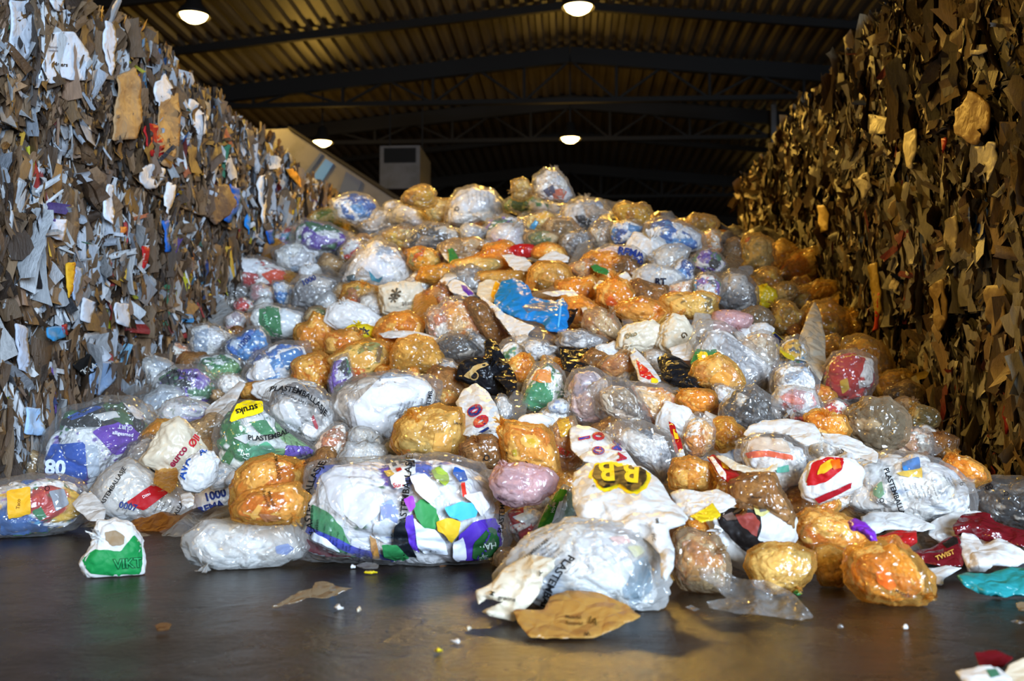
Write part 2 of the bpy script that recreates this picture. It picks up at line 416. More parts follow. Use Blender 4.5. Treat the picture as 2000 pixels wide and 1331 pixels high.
def flakes(side, y0, z0, ly, lz, n, seed, top):
    """n torn pieces lying against the open face (and the top edge) of one bale"""
    r = np.random.default_rng(seed)
    C, W_, X_ = (LC, LW, LX) if side < 0 else (RC, RW, RX)
    V = []; Q = []; K = []
    gu, gv = 4, 6
    zone = r.random(4)                                   # each bale has its own mix of paper and board
    pw = .12 + .30 * zone[0]; px = .05 + .12 * zone[1]
    cy_, cz_ = y0 + r.uniform(0, 1, n) * ly, z0 + r.uniform(.02, .98, n) * lz
    pf = np.stack([cy_ * 2.6, cz_ * 2.0, np.full(n, seed % 50 * 1.0)], 1)
    z1 = fbm(pf, 2, 61); z2 = fbm(pf * 1.3, 2, 62); z3 = fbm(pf * np.array([2.5, .8, 1]), 2, 63); z4 = fbm(pf * .9, 2, 64)
    for i in range(n):
        big = np.clip(r.random() ** (1.5 if z2[i] < -.1 else .8) , 0, 1)
        if big < .07: fw, fh = r.uniform(.09, .22), r.uniform(.22, .52)
        elif big < .42: fw, fh = r.uniform(.028, .085), r.uniform(.15, .42)
        else: fw, fh = r.uniform(.007, .03), r.uniform(.08, .34)
        cy, cz = cy_[i], cz_[i]
        e = (cz - z0) / lz
        dep = .10 * math.sin(PI * min(.97, max(.03, e))) ** .5 - .10         # bulged face
        off = dep + .05 * z4[i] + (r.uniform(-.02, .05) if big < .12 else r.uniform(-.05, .05))
        tilt = .55 * z3[i] + r.normal(0, .09 if big > .2 else .25)
        if r.random() < (.05 if z1[i] < .1 else .22): tilt = r.uniform(-1.5, 1.5)
        yawf = r.normal(0, .55 if big > .12 else .25)
        pit = r.normal(0, .09)
        q = r.random() * (1.35 if z1[i] < 0 else .75) + (.12 if z1[i] < 0 else 0)
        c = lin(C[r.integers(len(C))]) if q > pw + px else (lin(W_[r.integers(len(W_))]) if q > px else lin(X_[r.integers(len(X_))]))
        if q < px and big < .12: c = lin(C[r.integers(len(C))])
        c = np.array(c) * (r.uniform(.35, 1.0) * (.5 if side < 0 else .56) if q > px + pw else r.uniform(.28, .78) if side < 0 else .5)  # darkening of the colour stands in for deep shadow among the pieces
        uu, vv = np.meshgrid(np.linspace(-.5, .5, gu), np.linspace(-.5, .5, gv)); uu = uu.ravel(); vv = vv.ravel()
        ta = 1 - r.uniform(0, .5) * (vv + .5) * (r.random() < .6)
        a = uu * fw * ta + r.normal(0, .05) * fw + .5 * fw * r.normal(0, .15) * np.sin(vv * 4 + r.uniform(0, 6))
        b = vv * fh + r.normal(0, .03, len(vv)) * fh
        d = r.normal(0, .2) * fw * (uu * 2) ** 2 + r.normal(0, .035) * fh * np.cos(vv * 5 + r.uniform(0, 6)) + r.normal(0, .012, len(uu)) * min(1, fw * 14)
        ct, st = math.cos(tilt), math.sin(tilt); a, b = a * ct - b * st, a * st + b * ct
        cyw, syw = math.cos(yawf), math.sin(yawf); a, d = a * cyw - d * syw, a * syw + d * cyw
        cp, sp = math.cos(pit), math.sin(pit); b, d = b * cp - d * sp, b * sp + d * cp
        X0 = (XL if side < 0 else XR)
        out_ = off + d
        Y = cy + a; Z = np.clip(cz + b, z0 + .012, None)
        if not top: Z = np.minimum(Z, z0 + lz + .05)
        base = len(V) * gu * gv
        V.append(np.stack([X0 - side * out_, Y, Z], 1))
        K.append(np.tile(c, (gu * gv, 1)))
        ii = np.arange(gu * gv).reshape(gv, gu)
        Q.append(np.stack([ii[:-1, :-1].ravel(), ii[:-1, 1:].ravel(), ii[1:, 1:].ravel(), ii[1:, :-1].ravel()], 1) + base)
    return np.concatenate(V), np.concatenate(Q), np.concatenate(K)
def bale_body(side, y0, z0, ly, lz, seed):
    r = np.random.default_rng(seed + 999)
    ny, nz = 28, 24
    X0 = XL if side < 0 else XR
    gy, gz = np.meshgrid(np.linspace(0, 1, ny), np.linspace(0, 1, nz)); gy = gy.ravel(); gz = gz.ravel()
    P0 = np.stack([gy * 14 + y0 * 12, gz * 2.2 + z0 * 3, np.full_like(gy, seed * .37)], 1)
    bul = .09 * np.sin(PI * gz) ** .4 + .04 * np.sin(PI * gy) ** .35 - .19
    fx = bul + .05 * fbm(P0, 3, 3) + .025 * ridge(P0 * np.array([1.7, 1, 1]), 2, 9)
    fx = np.where((gy < .01) | (gy > .99) | (gz < .01) | (gz > .99), -.2, fx)
    tz = .035 * fbm(np.stack([gy * 7 + y0, gz * 0 + seed, gz * 0], 1), 2, 5)
    A = np.stack([X0 - side * fx, y0 + gy * ly, z0 + gz * (lz + tz - .01)], 1)
    B = A.copy(); B[:, 0] = X0 + side * 1.15; B[:, 2] = z0 + gz * (lz - .02)
    ii = np.arange(ny * nz).reshape(nz, ny); q = np.stack([ii[:-1, :-1].ravel(), ii[:-1, 1:].ravel(), ii[1:, 1:].ravel(), ii[1:, :-1].ravel()], 1)
    nA = ny * nz
    ring = list(ii[0, :]) + list(ii[1:, -1]) + list(ii[-1, -2::-1]) + list(ii[-2:0:-1, 0])
    rq = np.array([[ring[k], ring[(k + 1) % len(ring)], nA + ring[(k + 1) % len(ring)], nA + ring[k]] for k in range(len(ring))])
    C = LC if side < 0 else RC
    pal = np.array([lin(c) for c in C])
    idx = np.floor((gy * 9 + .8 * fbm(P0 * .5, 2, 4) + 40)).astype(int) * 7 + np.floor(gz * 2.3 + fbm(P0 * .3, 2, 8) + 9).astype(int)
    c = pal[(idx * 2654435761 % 97) % len(pal)] * .22  # colour darkened so gaps behind the torn pieces look shaded
    return np.concatenate([A, B]), np.concatenate([q, nA + q[:, ::-1], rq]), np.concatenate([c, c])
bales = {}
pos_words = ['nearest', 'second', 'third', 'fourth', 'fifth', 'sixth', 'seventh', 'eighth', 'ninth']
for side, lz, nm in ((-1, 1.1, 'left'), (1, 1.17, 'right')):
    for L in range(3):
        y = 3.9 + (.25, .0, .35)[L]
        for k in range(8):
            ly = 1.18 + .06 * math.sin(k * 3.1 + L * 2)
            seed = 1000 * (side + 2) + 100 * L + k
            cx = (XL if side < 0 else XR) + side * .6
            h = lz + (random.uniform(-.02, .07) if L == 2 else 0)
            z0 = L * lz
            root = empty('paper_bale', (cx, y + ly / 2, z0))
            row = ('bottom', 'middle', 'top')[L]
            lb = '%s bale of pressed cardboard in the %s row of the %s wall' % (pos_words[k], row, nm)
            tag(root, lb, 'bale', '%s row of bales in the %s wall' % (row, nm))
            V, Q, K = bale_body(side, y, z0, ly - .015, h, seed)
            mesh_obj('pressed_core', V, Q, flake_m, root, colors=K)
            nf = 1500 if y < 8 else 1150 if y < 10.5 else 700
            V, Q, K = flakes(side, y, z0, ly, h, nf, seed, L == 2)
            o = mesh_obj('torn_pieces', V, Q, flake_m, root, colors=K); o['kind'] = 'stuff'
            bales[(side, L, k)] = (root, y, ly, z0, h)
            y += ly
def find_bale(side, y, z):
    L = max(0, min(2, int(z / (1.1 if side < 0 else 1.17))))
    best = None
    for k in range(8):
        b = bales[(side, L, k)]
        if b[1] <= y < b[1] + b[2]: return b[0]
        if best is None or abs(b[1] - y) < abs(best[1] - y): best = b
    return best[0]
def tri_poly(pts, step):
    """triangulate a polygon (2-D) with interior points about one step apart"""
    P0 = [Vector(p) for p in pts]
    B = []
    for i in range(len(P0)):
        a, b = P0[i], P0[(i + 1) % len(P0)]; n = max(1, int((b - a).length / step))
        for k in range(n): B.append(a.lerp(b, k / n))
    xs = [p[0] for p in B]; ys = [p[1] for p in B]
    arr = np.array([(p[0], p[1]) for p in B])
    I = []
    gx = np.arange(min(xs), max(xs), step); gy = np.arange(min(ys), max(ys), step * .87)
    for j, yv in enumerate(gy):
        for xv in gx:
            q = np.array((xv + (j % 2) * step * .5 + rng.uniform(-.15, .15) * step, yv + rng.uniform(-.15, .15) * step))
            if np.min(np.sum((arr - q) ** 2, 1)) > (.45 * step) ** 2: I.append(Vector(q))
    nb = len(B)
    r = delaunay_2d_cdt(B + I, [], [list(range(nb))], 1, 1e-6)
    return np.array([(v[0], v[1]) for v in r[0]]), [tuple(f) for f in r[2]]
def rough(pts, amp=.03, n=3):
    """corner-cut and slightly ragged outline"""
    a = np.array(pts, float); ext = (a.max(0) - a.min(0)).max(); out = []
    r = np.random.default_rng(int(abs(a[0, 0] * 7 + a[0, 1] * 3)) + len(a))
    for i in range(len(a)):
        p, q = a[i], a[(i + 1) % len(a)]
        for t in (.07, .35, .65, .93):
            w = p + (q - p) * t; e = q - p; nn = np.array((-e[1], e[0])) / (np.linalg.norm(e) + 1e-6)
            out.append(w + nn * r.normal(0, amp * min(ext, 60) * .45) * (1 if .2 < t < .8 else .35))
    return [tuple(x) for x in out]
def cast(tr, u, v):
    d = Vector(ray(u, v)).normalized(); h = tr.ray_cast(Vector(CO), d)
    return h, d
def lettering(tx, tr, root, base, k=0):
    """tx = (string, u, v, size_px, angle_deg, colour, [bend], [bold])"""
    s, u0, v0, size, ang, hx = tx[:6]; bend = tx[6] if len(tx) > 6 else 0; bold = tx[7] if len(tx) > 7 else .012
    cu = bpy.data.curves.new('t', 'FONT'); cu.body = s; cu.size = 1; cu.resolution_u = 3; cu.offset = bold
    cu.align_x = 'CENTER'; cu.align_y = 'CENTER'
    o = bpy.data.objects.new('t', cu); col.objects.link(o)
    bpy.context.view_layer.update()
    me = bpy.data.meshes.new_from_object(o.evaluated_get(bpy.context.evaluated_depsgraph_get()))
    bpy.data.objects.remove(o); bpy.data.curves.remove(cu)
    bm = bmesh.new(); bm.from_mesh(me); bpy.data.meshes.remove(me)
    bmesh.ops.triangulate(bm, faces=bm.faces[:])
    for _ in range(3 if size > 25 else 2 if size > 9 else 1):
        le = [e for e in bm.edges if e.calc_length() * size > (6 if size < 40 else 8)]
        if le: bmesh.ops.subdivide_edges(bm, edges=le, cuts=1); bmesh.ops.triangulate(bm, faces=bm.faces[:])
    ca, sa = math.cos(math.radians(ang)), math.sin(math.radians(ang))
    P0 = []; ok = []
    for vtx in bm.verts:
        x, y = vtx.co.x * size, vtx.co.y * size
        y -= bend * x * x / max(1, size) * .01
        u = u0 + x * ca + y * sa; v = v0 + x * sa - y * ca
        h, d = cast(tr, u, v)
        if h[0] is None: P0.append((0, 0, 0)); ok.append(False)
        else: P0.append(tuple(h[0] - d * (.010 + .0012 * k + (.014 if size > 45 else 0)))); ok.append(True)
    bm.verts.index_update()
    fs = [tuple(q.index for q in f.verts) for f in bm.faces]; bm.free()
    fs = [f for f in fs if all(ok[i] for i in f)]
    if not fs: print('MISS text', s); return
    used = sorted({i for f in fs for i in f}); mp = {a: b for b, a in enumerate(used)}
    mesh_obj('printed_text', np.array([P0[i] for i in used]), [tuple(mp[i] for i in f) for f in fs], ink(hx), root, loc=base, smooth=False)
# single sheets and boxes that stick out of the bale faces
def bale_piece(pts, side, hexc, label, lift=.075, name='paper_sheet', lines=None, bend=.022):
    X0 = (XL if side < 0 else XR) - side * lift
    vs, fs = tri_poly(rough(pts, .05), 6)
    P3 = []
    for u, v in vs:
        d = ray(u, v); t = X0 / d[0]; P3.append(CO + d * t)
    P3 = np.array(P3); n = len(P3)
    dz = bend * fbm(P3 * 5, 3, 21) + .4 * bend * ridge(P3 * 9, 2, 23)
    A = P3.copy(); A[:, 0] -= side * (dz + .006)
    B = P3.copy(); B[:, 0] -= side * (dz - .004)
    fs2 = [tuple(reversed(f)) for f in fs]
    cnt = {}
    for f in fs:
        for a, b in zip(f, f[1:] + f[:1]): cnt[(a, b)] = 1
    rim = [(a, b) for a, b in cnt if (b, a) not in cnt]
    Q = [tuple(f) for f in fs] + [tuple(n + i for i in f) for f in fs2] + [(b, a, n + a, n + b) for a, b in rim]
    c = P3.mean(0); root = find_bale(side, c[1], c[2])
    o = mesh_obj(name, np.concatenate([A, B]), Q, ink(hexc, .55), root)
    o['label'] = label
    if lines:
        tr = BVHTree.FromPolygons([tuple(p) for p in A], fs)
        for ln in lines: lettering(ln, tr, o, np.zeros(3))
    return o
S = lambda s: [tuple(float(a) for a in q.split(',')) for q in s.split()]
BP = [
 ('78,66 142,62 160,90 178,120 180,158 145,158 115,150 112,162 72,158 80,130 88,110', -1, 'dfe8f4', 'white printed paper sheet', 'paper_sheet'),
 ('14,0 52,0 66,40 60,80 50,118 28,122 20,80', -1, 'c8d0dc', 'pale crumpled plastic sheet', 'paper_sheet'),
 ('96,0 122,0 118,22 104,18', -1, 'd8dce4', 'white scrap', 'paper_sheet'),
 ('205,40 222,48 226,80 214,150 204,120 198,80', -1, 'dce2ee', 'white paper strip', 'paper_sheet'),
 ('222,150 262,130 276,175 280,220 272,272 220,275 218,230', -1, 'b08c64', 'flattened brown carton with tape', 'carton'),
 ('310,195 342,180 350,220 344,290 330,330 312,320 304,260', -1, 'a8845c', 'brown cardboard flap', 'carton_flap'),
 ('288,240 304,246 317,285 318,310 296,305 286,285', -1, 'b02020', 'red card', 'paper_sheet'),
 ('300,160 322,142 336,175 328,195 308,208 300,190', -1, 'e4e6ea', 'white paper', 'paper_sheet'),
 ('368,192 392,205 408,228 398,260 388,266 376,240 364,215', -1, 'dce0e6', 'white bent card', 'paper_sheet'),
 ('272,330 296,320 320,330 318,350 304,368 286,368 272,352', -1, 'd8dade', 'white round lid', 'plastic_lid'),
 ('408,362 440,358 466,392 448,420 418,440 400,412', -1, '6a5648', 'dark brown broken box', 'carton'),
 ('448,358 470,370 468,400 452,436 440,430 462,396', -1, '1c5cb0', 'blue plastic scrap', 'plastic_scrap'),
 ('483,398 488,436 484,460 478,430', -1, '2080d0', 'bright blue strip', 'plastic_scrap'),
 ('100,428 127,428 122,471 108,468 96,462', -1, 'e4e8f4', 'white small carton', 'carton'),
 ('52,516 76,510 84,540 80,566 62,560', -1, '201c1c', 'black broken tray', 'tray'),
 ('130,516 146,512 140,560 134,584 130,560', -1, 'e0a828', 'yellow strip', 'plastic_scrap'),
 ('146,520 162,524 156,570 142,588 138,565', -1, '9cb0cc', 'pale blue paper', 'paper_sheet'),
 ('274,480 288,485 284,520 276,526', -1, 'b01c20', 'red lettered strip', 'plastic_scrap'),
 ('90,640 128,636 130,658 96,668 86,655', -1, '3c8cc0', 'blue and red wrapper', 'plastic_scrap'),
 ('118,638 130,632 134,655 124,654', -1, 'a02430', 'red corner', 'plastic_scrap'),
 ('142,712 172,690 190,722 168,738 150,722', -1, '181818', 'black pouch lettered EKTA', 'pouch'),
 ('54,795 80,798 84,850 50,850', -1, 'a8c8ec', 'pale blue ribbed card', 'carton'),
 ('26,632 50,640 54,700 50,730 36,720 30,670', -1, 'b8c0d0', 'grey white film strip', 'plastic_scrap'),
 ('175,712 218,705 220,740 196,772 178,772', -1, '8098b8', 'grey blue paper', 'paper_sheet'),
 ('222,590 250,594 248,640 224,632', -1, 'c4c8d0', 'grey printed card', 'paper_sheet'),
 ('165,580 190,592 182,632 162,626', -1, 'c8ccd4', 'torn notebook', 'notebook'),
 ('325,355 340,362 335,395 328,420 318,400', -1, 'e8e8ea', 'white curled strip', 'paper_sheet'),
 ('318,430 330,432 334,492 322,494', -1, '2864b8', 'blue folded strip', 'plastic_scrap'),
 ('210,360 222,362 228,410 216,440 204,420', -1, 'dce4f0', 'white plastic strip', 'plastic_scrap'),
 ('233,443 246,443 247,457 234,456', -1, 'd8843c', 'orange square', 'plastic_scrap'),
 ('535,312 545,307 543,332 536,330', -1, 'e8e4e0', 'white triangle card', 'paper_sheet'),
 ('505,345 520,340 522,400 512,440 504,390', -1, 'e4e4e4', 'white torn strip', 'paper_sheet'),
 ('572,408 584,406 582,432 571,430', -1, 'e0a820', 'yellow card', 'plastic_scrap'),
 ('556,330 574,328 600,372 604,384 580,362', -1, 'c08830', 'amber folded board', 'carton_flap'),
 ('519,452 532,448 534,475 524,478', -1, '1c58b0', 'deep blue wrapper', 'plastic_scrap'),
 ('1876,100 1900,84 1936,88 1930,102 1892,110', 1, 'b8b090', 'pale oval tray', 'tray'),
 ('1900,288 1948,276 1950,320 1936,358 1912,330', 1, 'a8a294', 'grey white paper', 'paper_sheet'),
 ('1868,215 1900,175 1935,200 1940,250 1905,285 1870,262', 1, '8c7040', 'brown cardboard flap', 'carton_flap'),
 ('1898,398 1930,385 1934,425 1926,462 1908,452 1894,425', 1, '1c3c88', 'deep blue sheet', 'plastic_scrap'),
 ('1836,272 1852,268 1850,292 1840,300', 1, 'a83424', 'red scrap', 'plastic_scrap'),
 ('1766,262 1786,250 1790,290 1784,330 1768,325', 1, 'c0b48c', 'cream strip', 'paper_sheet'),
 ('1668,350 1700,335 1704,365 1690,390', 1, '8c8474', 'grey torn card', 'paper_sheet'),
 ('1698,222 1740,232 1736,260 1704,262', 1, 'a8a080', 'pale folded paper', 'paper_sheet'),
 ('1850,430 1874,420 1876,490 1858,505 1846,465', 1, '8c8064', 'grey brown bag', 'paper_sheet'),
 ('1900,440 1918,452 1924,500 1908,500 1896,470', 1, 'b09848', 'tan cup', 'cup'),
 ('1700,520 1716,512 1722,600 1712,622 1700,560', 1, '9a8038', 'ochre strip', 'paper_sheet'),
 ('1716,575 1722,572 1712,640 1706,650', 1, 'a0301c', 'thin red strip', 'plastic_scrap'),
 ('1820,560 1845,545 1852,620 1836,650 1822,610', 1, '7a6234', 'brown flap', 'carton_flap'),
 ('1960,750 1976,752 1978,800 1968,852 1960,810', 1, '7c1c18', 'dark red strip', 'plastic_scrap'),
 ('1930,560 1962,552 1966,630 1948,660 1930,620', 1, '7c6844', 'tan cardboard flap', 'carton_flap'),
 ('1600,400 1616,402 1618,450 1604,455', 1, 'b89c54', 'ochre card', 'paper_sheet'),
]
WL = {'white printed paper sheet': [('Maiers', 118, 126, 11, 4, '#202028', 0, .02), ('Returpapir', 108, 92, 6, 3, '#6a7080'), ('emballasje', 108, 99, 6, 3, '#6a7080')],
      'black pouch lettered EKTA': [('EKTA', 172, 722, 15, -32, '#d0d0cc', 0, .02)], 'red lettered strip': [('rema', 280, 503, 8, -80, '#e8d8d8')], 'white round lid': [('00', 300, 345, 10, -70, '#303050')]}
for pts, sd, hx, lb, nm in BP: bale_piece(S(pts), sd, hx, lb, name=nm, lines=WL.get(lb))

# ---------------------------------------------------------------- the heap: shape, core
PS = np.array([-3, 0, .9, 2.4, 3.9, 5.4, 6.4, 8.2, 9.6, 12.5]); PH = np.array([-.9, .22, .45, .95, 1.6, 2.38, 2.58, 2.6, 2.2, -.5])
FX = np.array([-3.4, -2.7, -2.0, -1, 0, .5, 1.2, 2.0, 2.6]); FY = np.array([5.3, 5.0, 4.6, 4.15, 4.1, 3.95, 3.7, 3.8, 3.9])
def H(x, y):
    y0 = np.interp(x, FX, FY); dl = np.interp(x, [-3.2, -2, .9, 1.7, 2.33], [.0, .2, 0, .75, 1.25])
    s = y - y0
    return np.interp(s - dl * np.clip(s / 3, 0, 1), PS, PH)
def hit(u, v, dz=0.0):
    """first point of the pixel's ray on the heap (or nearest pass over its crest), or on the floor"""
    d = ray(u, v); t = np.arange(2.6, 11.6, .02)
    x = CO[0] + d[0] * t; y = CO[1] + d[1] * t; z = CO[2] + d[2] * t
    g = z - (H(x, y) + dz)
    fl = z < 0.02
    k = np.argmax((g < 0) | fl) if ((g < 0) | fl).any() else int(np.argmin(g))
    return t[k]
gx, gy = np.meshgrid(np.linspace(XL - .02, XR + .02, 130), np.linspace(3.9, 15.5, 220)); s_ = gx.shape
X, Y = gx.ravel(), gy.ravel()
P0 = np.stack([X, Y, H(X, Y)], 1)
Z = np.maximum(H(X, Y) - np.interp(Y, [9.2, 10.0, 11.5], [.36, .17, .12]), -.3) + .10 * ridge(P0 * 3.2, 3, 5) + .08 * fbm(P0 * 6, 3, 6)
ii = np.arange(len(X)).reshape(s_); q = np.stack([ii[:-1, :-1].ravel(), ii[:-1, 1:].ravel(), ii[1:, 1:].ravel(), ii[1:, :-1].ravel()], 1)
V = np.stack([X, Y, Z], 1)
keep = (Z[q] > -.08).any(1); q = q[keep]
cell = rng.uniform((XL, 3.9, 0), (XR, 15.5, .01), (2200, 3))[:, :2]
pal = np.concatenate([PAL['tan'], PAL['dark'], PAL['orange'], PAL['grey'], PAL['white']]) * .3  # palette darkened to put shade into the gaps between bags
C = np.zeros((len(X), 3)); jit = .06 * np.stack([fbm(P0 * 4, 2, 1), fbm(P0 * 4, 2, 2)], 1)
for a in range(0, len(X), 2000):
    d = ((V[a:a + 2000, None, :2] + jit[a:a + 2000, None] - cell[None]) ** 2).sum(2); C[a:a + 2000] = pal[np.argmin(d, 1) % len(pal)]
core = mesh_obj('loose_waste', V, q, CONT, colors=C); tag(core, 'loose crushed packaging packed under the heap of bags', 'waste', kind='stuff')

# ---------------------------------------------------------------- bag builder
_ico = {}
def ico(n):
    if n not in _ico:
        bm = bmesh.new(); bmesh.ops.create_icosphere(bm, subdivisions=n, radius=1)
        V = np.array([v.co[:] for v in bm.verts]); Fq = np.array([[v.index for v in f.verts] for f in bm.faces]); bm.free(); _ico[n] = (V, Fq)
    return _ico[n]
CAMX, CAMY, CAMB = RM[:, 0], RM[:, 1], RM[:, 2]
def outline(pts, cx, cy):
    th = np.linspace(-PI, PI, 361)[:-1]
    P0 = np.array(pts, float) - (cx, cy); R = np.zeros(360)
    for i in range(len(P0)):
        a = P0[i]; b = P0[(i + 1) % len(P0)]; e = b - a
        dx, dy = np.cos(th), np.sin(th)
        den = dx * e[1] - dy * e[0]
        den = np.where(np.abs(den) < 1e-9, 1e-9, den)
        t = (a[0] * e[1] - a[1] * e[0]) / den
        s = (a[0] * dy - a[1] * dx) / den
        ok = (t > 0) & (s >= 0) & (s <= 1)
        R = np.where(ok & (t > R), t, R)
    R = np.where(R <= 0, R[R > 0].mean() if (R > 0).any() else 10, R)
    k = np.exp(-np.linspace(-2, 2, 11) ** 2); k /= k.sum()
    return np.convolve(np.concatenate([R[-5:], R, R[:5]]), k, 'valid')
COV = []; NAMES = []
class Bag: pass
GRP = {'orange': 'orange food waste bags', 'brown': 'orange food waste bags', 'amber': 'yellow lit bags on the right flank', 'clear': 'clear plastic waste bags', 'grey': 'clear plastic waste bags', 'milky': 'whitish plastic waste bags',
       'white': 'white carrier bags', 'cream': 'white carrier bags', 'tan': 'tan plastic waste bags', 'black': 'black bags'}
def bag(pts, film, pal, short, rest, cat='bag', name='plastic_bag', T=.8, n=0, ground=False, knot=None, fill=.9, seed=None,
        group=None, prints=(), text=(), cells=None, lump=1.0, label=None, depth=None, gy=None, filler=False):
    pts = np.array(pts, float)
    # centroid
    x, y = pts[:, 0], pts[:, 1]; x1, y1 = np.roll(x, -1), np.roll(y, -1); cr = x * y1 - x1 * y; A = cr.sum() / 2
    cx = ((x + x1) * cr).sum() / (6 * A); cy = ((y + y1) * cr).sum() / (6 * A)
    R = outline(pts, cx, cy)
    COV.append((R, (cx, cy), R.max()))
    if not filler: NAMES.append(((cx, cy), short))
    seed = seed if seed is not None else int(abs(cx * 13 + cy * 7)) % 9973
    r = np.random.default_rng(seed)
    if depth is None:
        if ground:
            vb = gy or pts[:, 1].max(); d = ray(cx, vb); t = -CAMZ / d[2]
            rad = np.sqrt(abs(A) / PI) / F * t; depth = t + .35 * rad * T
        else: depth = hit(cx, cy)
    depth -= n
    px = depth / F
    Rm = R.min() * .5 + np.median(R) * .5
    Tz = T * Rm * px
    if not ground: depth += Tz * .15; px = depth / F
    lv = 6 if Rm > 75 else 5 if Rm > 20 else 4
    D, Fq = ico(lv)
    th = np.arctan2(D[:, 1], D[:, 0])
    Rt = np.interp(th, np.linspace(-PI, PI, 361), np.append(R, R[0]))
    rho = np.sqrt(D[:, 0] ** 2 + D[:, 1] ** 2)
    rr = Rt * rho ** .88
    sz = Rm * px
    off = r.uniform(0, 50, 3)
    # items pressed against the film
    k = cells or int(np.clip(9 + sz * 60, 9, 34))
    seeds = r.normal(size=(k, 3)); seeds /= np.linalg.norm(seeds, axis=1)[:, None]; seeds *= r.uniform(.75, 1.05, (k, 1))
    Dj = D + .16 * np.stack([fbm(D * 2.3 + off, 3, 1), fbm(D * 2.3 + off, 3, 2), fbm(D * 2.3 + off, 3, 3)], 1)
    q = ((Dj[:, None, :] - seeds[None]) ** 2).sum(2)
    o1 = np.argsort(q, 1)[:, :2]; f1 = np.sqrt(np.take_along_axis(q, o1[:, :1], 1))[:, 0]; f2 = np.sqrt(np.take_along_axis(q, o1[:, 1:], 1))[:, 0]
    groove = np.clip((f2 - f1) / .28, 0, 1)
    bump_c = .19 * lump * (groove ** .6 - 1) + .06 * lump * fbm(D * 3 + off, 3, 4)
    # film: taut between items, pleated towards the knot
    if knot is None and name == 'plastic_bag' and Rm < 75 and film not in ('red', 'gold') and r.random() < (.75 if Rm > 17 else .4):
        a0 = r.uniform(-PI, 0) if r.random() < .7 else r.uniform(0, PI)
        rk = np.interp(a0, np.linspace(-PI, PI, 360), R) * r.uniform(.55, .95)
        knot = (cx + math.cos(a0) * rk, cy + math.sin(a0) * rk, np.clip(Rm * r.uniform(.35, .7), 7, 26))
    if group is None: group = GRP.get(film, 'filled plastic bags in the heap') if cat in ('bag', 'sack') else None
    kd = None
    if knot is not None:
        kx = (knot[0] - cx) * px; ky = -(knot[1] - cy) * px
        kv = np.array((kx / max(1e-3, sz), -0, 0)); kl = math.hypot(kx, ky) / (np.interp(math.atan2(knot[1] - cy, knot[0] - cx), np.linspace(-PI, PI, 360), R) * px)
        kl = min(kl, .999); a0 = math.atan2(knot[1] - cy, knot[0] - cx)
        kd = np.array((math.cos(a0) * kl, math.sin(a0) * kl, math.sqrt(1 - kl * kl)))
    elif r.random() < .8:
        a0 = r.uniform(0, 2 * PI); kd = np.array((math.cos(a0) * .8, math.sin(a0) * .8, .6))
    fz = .030 * lump * (groove - 1) + .045 * lump * fbm(D * 2.2 + off, 2, 4) + .075 * lump ** .5 * ridge(D * 3.4 + off, 2, 7) * (1 if name != 'waste_sack' else .6) + .022 * ridge(D * np.array((7, 11, 9)) + .6 * fbm(D * 3, 2, 3)[:, None] + off, 3, 8)
    cd = r.normal(size=3); cd /= np.linalg.norm(cd); cc_ = D @ cd
    fz = fz + .05 * lump ** .5 * ridge(np.stack([cc_ * 6.5, (D @ np.roll(cd, 1)) * 1.3, D[:, 2] * 1.3], 1) + off + .8 * fbm(D * 1.6 + off, 2, 3)[:, None], 2, 13)
    for _ in range(4):
        pv = r.normal(size=3); pv[2] = abs(pv[2]) * .6; pv /= np.linalg.norm(pv); fz = fz + .13 * lump * r.uniform(.3, 1) * np.exp(-(np.arccos(np.clip(D @ pv, -1, 1)) / .26) ** 1.3)
    if kd is not None:
        ang = np.arccos(np.clip(D @ kd, -1, 1))
        e1 = np.cross(kd, (0, 0, 1.0)); e1 = e1 / (np.linalg.norm(e1) + 1e-6) if np.linalg.norm(e1) > .05 else np.array((1.0, 0, 0)); e2 = np.cross(kd, e1)
        ph = np.arctan2(D @ e1, D @ e2)
        cp = np.stack([np.cos(ph) * 3.2, np.sin(ph) * 3.2, ang * .7], 1) + off
        pl = ridge(cp, 2, 11)
        fz = fz + pl * .13 * lump ** .5 * np.exp(-(ang / 1.0) ** 2) - .10 * np.exp(-(ang / .16) ** 2) * (1 if knot is not None else .4)
    def place(scale, db):
        a = rr * scale * px * (1 + db * np.clip(rho, .25, 1) * .8)
        b = D[:, 2] * Tz * scale * (1 + db * 1.3)
        L = np.stack([np.cos(th) * a, -np.sin(th) * a, b], 1)
        return L
    c0 = CO + ray(cx, cy) * depth
    z = np.array(ray(cx, cy)); z = -z / np.linalg.norm(z)
    xa = np.cross(CAMY, z); xa /= np.linalg.norm(xa); ya = np.cross(z, xa)
    def world(L, eps=0.0):
        W = c0 + L[:, :1] * xa + L[:, 1:2] * ya + L[:, 2:] * z
        lo = .004 + eps
        if ground or W[:, 2].min() < lo:
            zz = W[:, 2]; W[:, 2] = np.where(zz < lo, lo + np.clip(lo - zz, 0, .3) * .015, zz)
        W[:, 0] = np.clip(W[:, 0], XL + .03 + eps, XR - .03 - eps)
        return W
    Wf = world(place(1, fz))
    B = Bag(); B.R = R; B.c = (cx, cy); B.W = Wf; B.F = Fq
    base = np.array((c0[0], c0[1], max(0, Wf[:, 2].min())))
    root = empty(name, base)
    full = label or (short + ' ' + rest).strip()
    tag(root, full, cat, group)
    B.root = root
    opaque = film in ('white', 'cream', 'black', 'blue', 'red', 'gold', 'green', 'purple', 'yellow', 'darkred', 'turquoise')
    mesh_obj('bag_film', Wf, Fq, FILM[film], root, loc=base)
